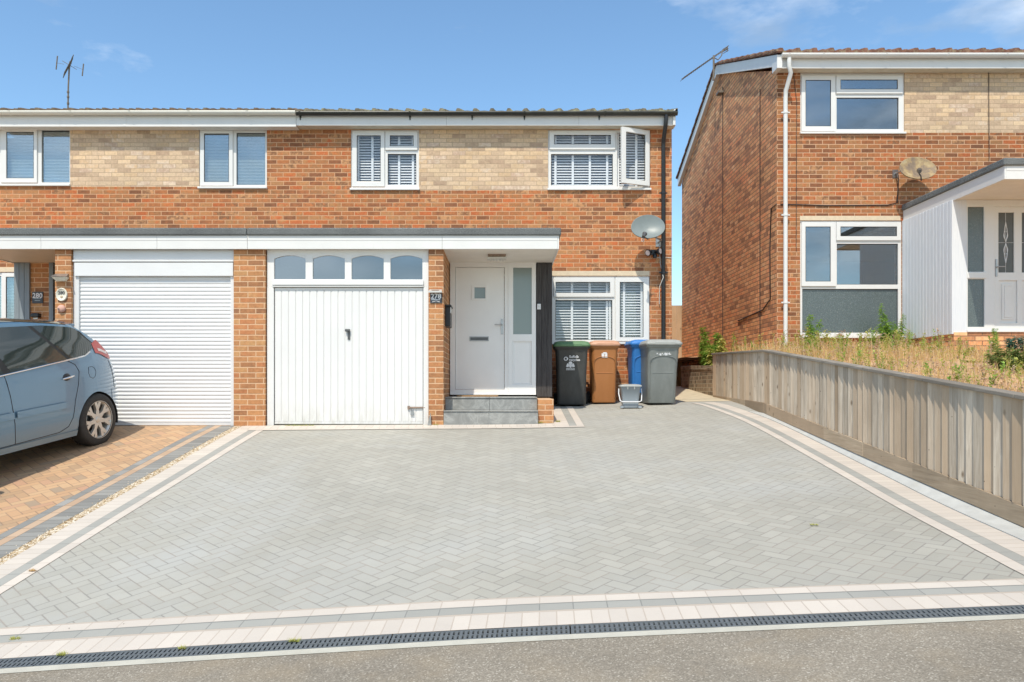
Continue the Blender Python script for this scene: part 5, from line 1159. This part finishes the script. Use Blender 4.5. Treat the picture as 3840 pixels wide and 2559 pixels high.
bin_('pale grey wheelie bin nearest the passage', gl(PX((2000+1092/2.24)/1.632, -1.2), -.82), rad(4), .58, M['bingrey'], M['bingrey2'], decal=(('worn_sticker', dec_patch(3, -.12, .12, .80, .012)),))
br = [o for o in COL.objects if o.get('label', '').startswith('brown wheelie')][0]
mb = MB(); f = lambda z: front_y(.55, z)+.008
for i, (x, z, a, b) in enumerate(((-.03, .80, .022, .04), (.02, .80, .02, .042), (.0, .83, .03, .012), (.03, .77, .02, .01))): mb.box(x-a, f(z)-.012, z-b, x+a, f(z)-.010-i*.0004, z+b)
obj('worn_sticker', mb, M['mark'], [c for c in br.children if c.name.startswith('body')][0], local=True)
# food caddy
cx = PX((2000+812/2.24)/1.632, -1.3); t = thing('food_caddy', 'small grey food caddy with raised handle between brown and grey bins', 'caddy', gl(cx, -1.30), (0, 0, rad(-2)))
mb = MB(); loft(mb, [rring(.115, .09, .02, .0), rring(.12, .095, .025, .01), rring(.125, .10, .025, .07), rring(.125, .10, .025, .085), rring(.125, .105, .03, .10), rring(.15, .12, .03, .32), rring(.165, .135, .03, .325), rring(.165, .135, .03, .335)], (True, False)); obj('body', mb, M['caddy'], t, local=True)
mb = MB(); loft(mb, [rring(.172, .14, .03, .333), rring(.172, .14, .03, .35), rring(.15, .12, .03, .362), rring(.08, .06, .03, .372)], (True, True)); mb.box(-.06, -.15, .29, -.045, -.141, .345); mb.box(.045, -.15, .29, .06, -.141, .345); obj('lid', mb, M['bingrey2'], t, local=True)
obj('handle', MB().tube([(-.175, 0, .30), (-.18, -.03, .22), (-.165, -.11, .11), (-.13, -.13, .095), (.13, -.13, .095), (.165, -.11, .11), (.18, -.03, .22), (.175, 0, .30)], .009, 8), M['mark'], t, local=True)
mb = MB()
for sx in (-1, 1): mb.box(sx*.14-.025, -.12, 0, sx*.14+.025, -.09, .03)
obj('foot', mb, M['caddy'], t, local=True)
# ------------------------------------------------ parked car (x forward, y to its left, z up)
psi = rad(10); pit = math.atan(.128)
fwd = Vector((-math.sin(psi), -math.cos(psi), -math.tan(pit))).normalized(); up0 = Vector((.0, -.128, 1)); lft = up0.cross(fwd).normalized(); upv = fwd.cross(lft).normalized()
wc = Vector((PX(225, -3.62), -3.62, 0)); root = wc-Vector((lft.x, lft.y, 0)).normalized()*.885; root.z = gz(wc.x, wc.y)-.0
car = thing('parked_car', 'blue grey hatchback parked with its tail towards the white roller door', 'car', root, Matrix((fwd, lft, upv)).transposed().to_euler()); car.scale = (1.035, 1.035, 1.035)
T_ = [(-.71, .45), (-.70, .58), (-.675, .70), (-.62, .82), (-.56, .93), (-.50, 1.04), (-.43, 1.14), (-.30, 1.27), (-.12, 1.42), (.05, 1.515), (.12, 1.535), (.3, 1.555), (.8, 1.60), (1.4, 1.62), (1.9, 1.60), (2.3, 1.50), (2.7, 1.32), (3.05, 1.12), (3.2, 1.06), (3.45, .96), (3.62, .80), (3.70, .62), (3.72, .45)]
def Tz(x): return interp(x, T_)
WT = [(.2, .86), (.3, .895), (.5, .915), (.62, .915), (.8, .905), (.95, .893), (1.08, .86), (1.13, .84), (1.3, .765), (1.5, .655), (1.62, .60)]
def plan(x):
    if x < .35: u = (.35-x)/1.06; return 1-.30*u**2.6
    if x > 2.5: u = (x-2.5)/1.22; return 1-.28*u**2.4
    return 1
def Wy(x, z): return interp(z, WT)*plan(x)*(1-(.0 if x > .3 else .0))
AX = (0., 2.73); AR = .355; ZB = .21
def zlo(x):
    b = ZB+(.12*((-x-.3)/.4) if x < -.3 else 0)
    for a in AX:
        d = abs(x-a)
        if d < AR: b = max(b, .315+math.sqrt(AR*AR-d*d))
    return b
xsn = sorted(set([round(v, 4) for v in fr(-.71, 3.72, 110)]+[a+s*AR*math.cos(q) for a in AX for s in (-1, 1) for q in fr(0, math.pi/2, 10)]))
mb = MB(); NS = 14; NC = 7; rings = []
for x in xsn:
    T1 = Tz(x); zs = max(zlo(x)+.02, T1-.05-.03*sm((T1-1)/.5)); r = []; side = []
    for k in range(NS+1):
        z = zlo(x)+(zs-zlo(x))*k/NS; side.append((Wy(x, z), z))
    yw = side[-1][0]; crown = [(yw*math.cos(q)**.62, zs+(T1-zs)*math.sin(q)**.8) for q in [math.pi/2*k/NC for k in range(1, NC)]]+[(0, T1)]
    half = side+crown; r = [(x, y, z) for y, z in half]+[(x, -y, z) for y, z in half[-2::-1]]; rings.append(r)
n = len(rings[0]); fs = [(i*n+k, i*n+k+1, (i+1)*n+k+1, (i+1)*n+k) for i in range(len(rings)-1) for k in range(n-1)]
mb.add([p for r in rings for p in r], [f[::-1] for f in fs], smooth=True)
for r, s in ((rings[0], 1), (rings[-1], -1)): mb.add(r, [tuple(range(n))[::s]])
mb.m = 1
mb.add([(x, s*(Wy(x, ZB)-.02), max(ZB+.0, .21)) for x in xsn for s in (-1, 1)] , [(2*i, 2*i+2, 2*i+3, 2*i+1) for i in range(len(xsn)-1)])
for a in AX:       # wheel wells
    for s in (-1, 1):
        m = 16; vs = [(a+(AR-.002)*math.cos(q), s*yy, .315+(AR-.002)*math.sin(q)) for q in fr(-.25, math.pi+.25, m) for yy in (.895, .5)]
        mb.add(vs, [(2*i, 2*i+2, 2*i+3, 2*i+1) for i in range(m)])
        mb.add([(a+AR*math.cos(q), s*.5, .315+AR*math.sin(q)) for q in fr(-.25, math.pi+.25, m)], [tuple(range(m+1))])
body = obj('body', mb, [M['car'], M['blackmat']], car, local=True)
def patch(xa, xb, flo, fhi, off, mb=None, nx=24, nz_=8, sides=(1,)):
    mb = mb or MB()
    for s in sides:
        vs = []
        for i in range(nx+1):
            x = xa+(xb-xa)*i/nx; a, b = flo(x), max(flo(x)+.001, fhi(x))
            for k in range(nz_+1): z = a+(b-a)*k/nz_; vs.append((x, s*(Wy(x, z)+off), z))
        m = nz_+1; fs = [(i*m+k, i*m+k+1, (i+1)*m+k+1, (i+1)*m+k) for i in range(nx) for k in range(nz_)]
        mb.add(vs, [f[::-1] if s > 0 else f for f in fs], smooth=True)
    return mb
belt = lambda x: 1.125-.075*x+(.0 if x > .1 else (.1-x)*.25)
wtop = lambda x: min(1.495+.012*x, Tz(x)-.075)
# rear quarter glass, rear door glass, front door glass
def lean(x, x0, x1, z0=1.06, z1=1.49): return 0
def winpoly(xa0, xa1, xb0, xb1):      # rear edge bottom/top x, front edge bottom/top x
    def flo(x):
        b = belt(x)
        if x < xa1 and xa0 > xa1: pass
        return b
    return flo
def quadpatch(xr0, xr1, xf0, xf1, off=.004, sides=(1, -1), mb=None, zb=None, ztp=None):
    # slanted ended glass: u along, v up, x interpolated between rear and front edges
    mb = mb or MB()
    for s in sides:
        vs = []; nu, nv_ = 16, 10
        for i in range(nu+1):
            for k in range(nv_+1):
                v = k/nv_; x = (xr0+(xr1-xr0)*v)*(1-i/nu)+(xf0+(xf1-xf0)*v)*i/nu
                a = (zb or belt)(x)+.01; b = (ztp or wtop)(x); z = a+(max(b, a+.002)-a)*v; vs.append((x, s*(Wy(x, z)+off), z))
        m = nv_+1; fs = [(i*m+k, i*m+k+1, (i+1)*m+k+1, (i+1)*m+k) for i in range(nu) for k in range(nv_)]
        mb.add(vs, [f[::-1] if s > 0 else f for f in fs], smooth=True)
    return mb
for s in (1, -1):
    obj('window_surround', quadpatch(-.28, -.02, 2.95, 2.25, .0022, (s,)), M['blackmat'], body, local=True)
    obj('quarter_window', quadpatch(-.25, .04, .36, .69, .0045, (s,)), M['carglass'], body, local=True)
    obj('rear_door_window', quadpatch(.41, .75, 1.27, 1.44, .0045, (s,)), M['carglass'], body, local=True)
    obj('front_door_window', quadpatch(1.36, 1.52, 2.5, 2.1, .0045, (s,)), M['carglass'], body, local=True)
    obj('belt_trim', MB().tube([(x, s*(Wy(x, belt(x))+.004), belt(x)) for x in fr(-.02, 2.6, 40)], .010, 8), M['chrome'], body, local=True)
def seam(pts, r=.0035, mt='black', nm='door_gap', s=1):
    P_ = []
    for (xa, za), (xb, zb_) in zip(pts, pts[1:]):
        for q in fr(0, 1, 8)[:-1]: x = xa+(xb-xa)*q; z = za+(zb_-za)*q; P_.append((x, s*(Wy(x, z)+.0005), z))
    P_.append((pts[-1][0], s*(Wy(*pts[-1])+.0005), pts[-1][1])); return P_
mb = MB(); mb.tube(seam([(.40, 1.08), (.31, 1.03), (.28, .95), (.32, .80), (.40, .62), (.45, .42), (.52, .33), (.66, .285), (1.35, .275), (2.3, .27)]), .004, 5); mb.tube(seam([(1.36, 1.02), (1.33, .8), (1.31, .5), (1.30, .28)]), .004, 5)
mb.tube(seam([(-.40, 1.02), (-.46, .90), (-.50, .78), (-.50, .62), (-.45, .5)]), .004, 5)
obj('door_gap', mb, M['black'], body, local=True)
mb = MB(); mb.tube(seam([(.10, .98), (.04, .985), (-.01, .96), (-.025, .91), (.0, .86), (.05, .84), (.10, .86), (.12, .91), (.10, .98)]), .0025, 5); obj('fuel_flap', mb, M['black'], body, local=True)
for s in (1, -1):
    obj('side_moulding', patch(.5, 1.29, lambda x: .555+.035*(x < .52), lambda x: .625-.035*(x < .52), .022, sides=(s,)), M['car'], body, local=True)
    obj('side_moulding', patch(1.33, 2.25, lambda x: .555, lambda x: .625, .022, sides=(s,)), M['car'], body, local=True)
    obj('sill', patch(.36, 2.36, lambda x: .195, lambda x: .262, .008, sides=(s,)), M['car'], body, local=True)
for x0_ in (.44, 1.52):
    z = .90
    for s in (1, -1):
        obj('handle_cup', MB().sphere((x0_+.05, s*(Wy(.5, .9)-.008), z), .06, 14, (1.2, .35, .8)), M['black'], body, local=True)
        obj('door_handle', MB().tube([(x0_-.045, s*(Wy(.5, .9)+.004), z+.012), (x0_-.03, s*(Wy(.5, .9)+.028), z+.010), (x0_+.06, s*(Wy(.5, .9)+.03), z), (x0_+.13, s*(Wy(.5, .9)+.012), z-.010)], [.010, .014, .013, .009], 8), M['chrome'], body, local=True)
lamp = lambda s: patch(-.47, -.12, lambda x: 1.03+.10*(-.0-x)*0+.10*sm((x+.47)/.35)*1.0, lambda x: min(Tz(x)-.02, belt(x)+.06), .008, sides=(s,), nx=14)
for s in (1, -1):
    tl = obj('tail_light', lamp(s), M['lens'], body, local=True)
    obj('clear_lens', patch(-.40, -.2, lambda x: 1.10+.05*sm((x+.4)/.2), lambda x: 1.135+.05*sm((x+.4)/.2), .011, sides=(s,), nx=10), M['lensw'], tl, local=True)
obj('bumper', patch(-.70, -.37, lambda x: max(zlo(x)+.02, .33), lambda x: .66, .004, sides=(1, -1)), M['car'], body, local=True)
# windscreen, rear glass, roof tint and spoiler
def crown(xa, xb, f0, off, nx=16, ny=16):
    mb = MB(); vs = []
    for i in range(nx+1):
        x = xa+(xb-xa)*i/nx; T1 = Tz(x); zs = max(zlo(x)+.02, T1-.05-.03*sm((T1-1)/.5)); yw = Wy(x, zs)
        for k in range(ny+1):
            u = (k/ny*2-1)*f0; q = math.acos(min(1, abs(u))**(1/.62)); vs.append((x, u*yw, zs+(T1-zs)*math.sin(q)**.8+off))
    m = ny+1; mb.add(vs, [(i*m+k, (i+1)*m+k, (i+1)*m+k+1, i*m+k+1) for i in range(nx) for k in range(ny)], smooth=True); return mb
obj('roof_panel', crown(.14, 1.95, .97, .004), M['carglass'], body, local=True, label='dark glass roof')
obj('windscreen', crown(2.02, 3.02, .93, .006), M['carglass'], body, local=True); obj('rear_window', crown(-.42, .02, .9, .006), M['carglass'], body, local=True)
mb = MB(); y1 = .60; vs = []
for y in fr(-y1, y1, 14):
    q = 1-(y/y1)**2; dz = -.045*(y/y1)**2*1.2; xe_ = -.06-.05*q; vs += [(.2, y, 1.549+dz*.9), (xe_, y, 1.545+dz), (xe_-.005, y, 1.525+dz), (.1, y, 1.50+dz)]
mb.add(vs, [(i*4+k, i*4+4+k, i*4+5+k, i*4+1+k) for i in range(14) for k in range(3)], smooth=True); mb.add(vs[:4], [(3, 2, 1, 0)]); mb.add(vs[-4:], [(0, 1, 2, 3)]); obj('spoiler', mb, M['car'], body, local=True)
hl = patch(3.2, 3.62, lambda x: .68, lambda x: min(.86, Tz(x)-.07), .006, sides=(1,)); obj('headlight', hl, M['lensw'], body, local=True); obj('headlight', patch(3.2, 3.62, lambda x: .68, lambda x: min(.86, Tz(x)-.07), .006, sides=(-1,)), M['lensw'], body, local=True)
for s in (1, -1):
    obj('wing_mirror', MB().sphere((2.42, s*.98, 1.03), .1, 12, (.7, 1.1, .75)), M['car'], body, local=True)
for a in AX:
    for s in (1, -1):
        W = Matrix.Translation((a, s*.80, .325)) @ Matrix.Rotation(rad(-90*s), 4, 'X') @ Matrix.Scale(1.02, 4)
        wh = obj('wheel', MB().lathe([(.215, -.10), (.29, -.105), (.312, -.09), (.318, -.06), (.319, 0), (.318, .06), (.312, .085), (.295, .10), (.245, .107), (.222, .10), (.215, .085)], 44, W), M['tyre'], car, local=True)
        mb = MB().lathe([(.222, .10), (.228, .103), (.222, .095), (.208, .085), (.20, .03), (.195, -.06)], 44, W); mb.lathe([(0, .085), (.03, .086), (.04, .08), (.045, .07)], 24, W)
        for i in range(7):
            q = 2*math.pi*i/7+.2
            for (w0, w1, r0, r1, z0, z1, skew) in ((.034, .02, .03, .13, .078, .082, 0), (.02, .022, .12, .215, .082, .090, .17), (.02, .022, .12, .215, .082, .090, -.17)):
                def pt(r, ww, z, sk): a_ = q+sk; c = Vector((math.cos(a_), math.sin(a_), 0)); t_ = Vector((-c.y, c.x, 0)); return c*r+t_*ww+Vector((0, 0, z))
                vs = [pt(r0, -w0, z0, 0), pt(r0, w0, z0, 0), pt(r1, w1, z1, skew), pt(r1, -w1, z1, skew)]; vs = [W @ v for v in vs]+[W @ (v-Vector((0, 0, .03))) for v in vs]
                mb.add(vs, [(0, 1, 2, 3), (0, 3, 7, 4), (1, 5, 6, 2), (3, 2, 6, 7)])
        obj('rim', mb, M['alloy'], wh, local=True)
        obj('brake_disc', MB().lathe([(0, .0), (.14, .0), (.14, -.02), (.0, -.02)], 28, W).lathe([(.0, -.05), (.21, -.05)], 28, W), M['darkm'], wh, local=True)
# ------------------------------------------------ plants
def weed(name, label, x, y, z, h, nst=3, mt='weed', spread=.08, leaf=.05, cat='weed', group=None, dens=60, droop=.3, seed=0, topw=.4):
    leaf = leaf*(1.75 if mt == 'weedy' else 1.25)
    rnd = random.Random(seed*7+int(x*100)); t = thing(name, label, cat, (x, y, z), group=group); st_ = MB(); lf_ = MB()
    for s in range(nst):
        hh = h*(1 if s == 0 else rnd.uniform(.45, .9)); a = rnd.random()*6.3; r = spread*rnd.uniform(.3, 1); lx, ly = math.cos(a)*r, math.sin(a)*r
        b = Vector((x+lx*.3, y+ly*.3, z-.02)); tp_ = Vector((x+lx, y+ly, z+hh)); mid = (b+tp_)/2+Vector((lx*.1, ly*.1, 0)); st_.tube([b, mid, tp_], [.006, .0045, .002], 5)
        for i in range(int(1.8*dens*hh/h)):
            q = rnd.random()**.8; p = b+(mid-b)*2*q if q < .5 else mid+(tp_-mid)*(2*q-1); an = rnd.random()*6.3; L = leaf*(1-topw*q)*rnd.uniform(.6, 1.2); d = Vector((math.cos(an), math.sin(an), rnd.uniform(-.1, .9)-droop)).normalized(); sd_ = d.cross(Vector((0, 0, 1))).normalized()*L*(.13 if mt != 'weedy' else .2)
            lf_.add([p, p+d*L*.5+sd_, p+d*L-Vector((0, 0, L*.2)), p+d*L*.5-sd_], [(0, 1, 2, 3)])
    obj('stem', st_, M[mt], t); obj('leaves', lf_, M[mt], t); return t
def wz(px, py_top, Y, zg): return PX(px, Y), PZ(py_top, Y)-zg
gw = 'tall weeds in the dry garden'
def W_(px, top, Y, label, **k):
    X = PX(px, Y); zg = gg(X, Y); weed('weed_plant', label, X, Y, zg, PZ(top, Y)-zg, group=gw, **k)
W_(1864, 724, -.35, 'slender bright weed in front of the left edge of the large window', nst=5, spread=.16, leaf=.10, dens=90, seed=1)
W_(2043, 697, -.4, 'tallest weed, dense and pointed, before the obscured glass', nst=6, spread=.13, leaf=.15, dens=120, seed=2, topw=.75)
W_(2062, 722, -.3, 'bushy weed just right of the tallest one', nst=4, spread=.14, leaf=.12, dens=80, seed=3, topw=.7)
W_(1940, 768, -.7, 'yellow green weed clump below the middle of the large window', nst=6, spread=.16, leaf=.05, mt='weedy', seed=4)
W_(2003, 775, -1.6, 'thin yellow green weed left of the tallest weed', nst=3, spread=.08, leaf=.05, mt='weedy', seed=5)
W_(2143, 772, -1.9, 'yellow green weed against the white clad porch side', nst=5, spread=.18, leaf=.05, mt='weedy', seed=6)
W_(2287, 755, -2.1, 'tall single weed in front of the brick porch base', nst=2, spread=.05, leaf=.07, dens=110, seed=7)
W_(2215, 800, -2.6, 'medium weed clump left of the porch base weed', nst=4, spread=.15, leaf=.06, mt='weedy', seed=8)
W_(2238, 832, -3.9, 'low bright weed near the fence top at the right', nst=6, spread=.12, leaf=.06, mt='weedy', seed=9)
W_(2262, 835, -3.7, 'dark green weed beside the low bright weed', nst=4, spread=.08, leaf=.07, seed=10)
W_(1888, 752, -.5, 'pale arching weed with curved stems', nst=4, spread=.3, leaf=.06, mt='weedy', seed=11, dens=30)
W_(2170, 838, -3.2, 'small yellow weed behind the fence capping', nst=3, spread=.08, leaf=.04, mt='weedy', seed=13)
def V_(px, top, Y, label, **k):
    X = PX(px, Y)+.08; zg = .86; weed('climbing_weed', label, X, Y, zg, PZ(top, Y)-zg, group='weeds beside the side wall', **k)
V_(1628, 765, 1.7, 'bright green bushy weed against the brick side wall', nst=9, spread=.28, leaf=.14, dens=170, seed=21)
V_(1613, 752, 2.6, 'taller dark green weed left of the bushy one by the side wall', nst=5, spread=.15, leaf=.12, dens=170, seed=22)
V_(1641, 778, 1.2, 'leafy yellow green weed beside the end of the fence', nst=5, spread=.16, leaf=.10, dens=110, seed=23, mt='weedy')
V_(1674, 764, .9, 'single thin weed by the dark cable on the side wall', nst=1, spread=.03, leaf=.07, dens=60, seed=24)
V_(1722, 782, .5, 'small yellow weed below the side wall cable', nst=3, spread=.07, leaf=.06, dens=40, seed=25, mt='weedy')
sh = weed('garden_shrub', 'low dark green shrub at the right end of the fence', PX(2342, -5.0), -5.0, gg(5, -5.0)-.02, .3, nst=34, spread=.32, leaf=.06, mt='shrub', cat='shrub', dens=70, seed=30, topw=0)
weed('spurge_plant', 'blue green leafy plant beside the porch base', PX(2345, -3.0), -3.0, gg(6, -3), .32, nst=14, spread=.2, leaf=.08, mt='blue', cat='plant', dens=80, seed=31, topw=0)
rnd = random.Random(77); mb = MB()
for i in range(17000):
    X = 3.95+rnd.random()**1.2*5.2; Y = rnd.uniform(-8.5, .0)
    if X > 6.9 and Y > -1.7: continue
    if math.sin(X*2.3+1)*math.sin(Y*1.9) > .75 and rnd.random() < .8: continue
    z = gg(X, Y)-.01; h = rnd.uniform(.04, .15)*(1.7 if rnd.random() < .12 else 1)*(1.25 if Y > -4 else .7); a = rnd.random()*6.3; l = h*rnd.uniform(.1, .8); d = Vector((math.cos(a), math.sin(a), 0)); s_ = Vector((-d.y, d.x, 0))*.0028
    p = Vector((X, Y, z)); m_ = p+d*l*.35+Vector((0, 0, h*.7)); e = p+d*l+Vector((0, 0, h)); mb.m = 0 if rnd.random() < .93 else 1
    mb.add([p-s_, p+s_, m_+s_*.8, m_-s_*.8], [(0, 1, 2, 3)]); mb.add([m_-s_*.8, m_+s_*.8, e], [(0, 1, 2)])
    if rnd.random() < .3: mb.m = 2; c = .008; mb.add([e+Vector((-c, 0, 0)), e+Vector((0, 0, -c)), e+Vector((c, 0, 0)), e+Vector((0, 0, c))], [(0, 1, 2, 3)]); mb.add([e+Vector((0, -c, 0)), e+Vector((0, 0, -c)), e+Vector((0, c, 0)), e+Vector((0, 0, c))], [(0, 1, 2, 3)])
tag(obj('dry_grass', mb, [M['straw'], M['weedy'], M['seed']]), kind='stuff')
rnd = random.Random(55); mb = MB()
for i in range(900):
    X = 3.98+rnd.random()**1.1*5; Y = rnd.uniform(-8, -.15)
    if X > 6.9 and Y > -1.7: continue
    if math.sin(X*1.7+2)*math.sin(Y*1.3+1) < -.1 and rnd.random() < .75: continue
    z = gg(X, Y)-.01; h = rnd.uniform(.12, .38)*(1 if Y > -4 else .6); lean_ = Vector((rnd.uniform(-.3, .3), rnd.uniform(-.3, .3), 1)).normalized()*h; p = Vector((X, Y, z)); mb.m = 0 if rnd.random() < .55 else (1 if rnd.random() < .5 else 2)
    mb.tube([p, p+lean_*.5+Vector((.01, 0, 0)), p+lean_], [.003, .0025, .0015], 3, cap=False, smooth=False)
    for k in range(int(h*130)):
        q = rnd.uniform(.15, 1); a = rnd.random()*6.3; L = rnd.uniform(.02, .06); d = Vector((math.cos(a), math.sin(a), rnd.uniform(-.2, .9))).normalized()*L; s_ = Vector((-d.y, d.x, 0)).normalized()*L*.22; o = p+lean_*q
        mb.add([o, o+d*.5+s_, o+d, o+d*.5-s_], [(0, 1, 2, 3)])
tag(obj('scrub_weeds', mb, [M['weedy'], M['weed'], M['seed']]), kind='stuff')
# grass tufts in the paving joints
def tuft(p, label, n=40, s=.05, wd=.05, mt='weedy'):
    rnd = random.Random(int(p[0]*1000)); X, Y = p; z = gz(X, Y)+.008; mb = MB()
    for i in range(n):
        a = rnd.random()*6.3; x = X+rnd.uniform(-wd, wd); y = Y+rnd.uniform(-.012, .012); L = s*rnd.uniform(.4, 1); d = Vector((math.cos(a), math.sin(a), rnd.uniform(.3, 1.2))).normalized()*L; q = Vector((-d.y, d.x, 0)).normalized()*.003
        mb.add([Vector((x, y, z))-q, Vector((x, y, z))+q, Vector((x, y, z))+d], [(0, 1, 2)])
    tag(obj('grass_tuft', mb, M[mt]), label, 'grass tuft', 'grass tufts in the paving joints')
tuft(unp(*q3(86, 1325)), 'tuft in the grey border row at the left end', 60, .035, .03)
tuft(unp(*q3(362, 1418)), 'straw coloured tuft on the edge of the drain, leftmost', 60, .04, .03)
tuft(unp(*q3(1062, 1380)), 'small tuft on the drain edge between two larger tufts', 50, .03, .02)
tuft(unp(*q3(1715, 1338)), 'largest green tuft on the drain edge', 60, .036, .03)
tuft(unp(*q5(905, 135)), 'tiny olive tuft in the grey paving near the right', 50, .025, .03)
tuft(unp(*q3(190, 925)), 'brown tuft in the left border', 60, .03, .03, 'straw')
for k, (px_, wd_) in enumerate(((440, .2), (1440, .03))): tuft((PX(r6(px_, 0)[0], GF), GF-.02), ('green grass along the foot of the ribbed garage door', 'sparse grass at the foot of the narrow brick pier')[k], (220, 50)[k], .03, wd_)
tuft((.50, -2.64), 'weeds at the left foot of the small brick plinth', 60, .05, .04); tuft((.76, -2.55), 'weeds at the right foot of the small brick plinth', 60, .06, .03)
# leaf litter by the bins and on the paving
rnd = random.Random(9); mb = MB()
for i in range(150):
    if i < 90: X = rnd.gauss(1.75, .55); Y = rnd.gauss(-1.45, .18)
    else: X = rnd.uniform(-3, 3.3); Y = rnd.uniform(-9, -3)
    if not .9 < X < 3.6 and i < 90: continue
    z = gz(X, Y)+.012; r = rnd.uniform(.004, .012)*(1 if i < 90 else .6); a = rnd.random()*6
    mb.add([(X+r*math.cos(a+q)*(1 if k % 2 else .5), Y+r*math.sin(a+q)*(1 if k % 2 else .5), z+rnd.uniform(-.002, .004)) for k, q in enumerate((0, 1.57, 3.14, 4.7))], [(0, 1, 2, 3)])
tag(obj('leaf_litter', mb, M['mount']), kind='stuff')
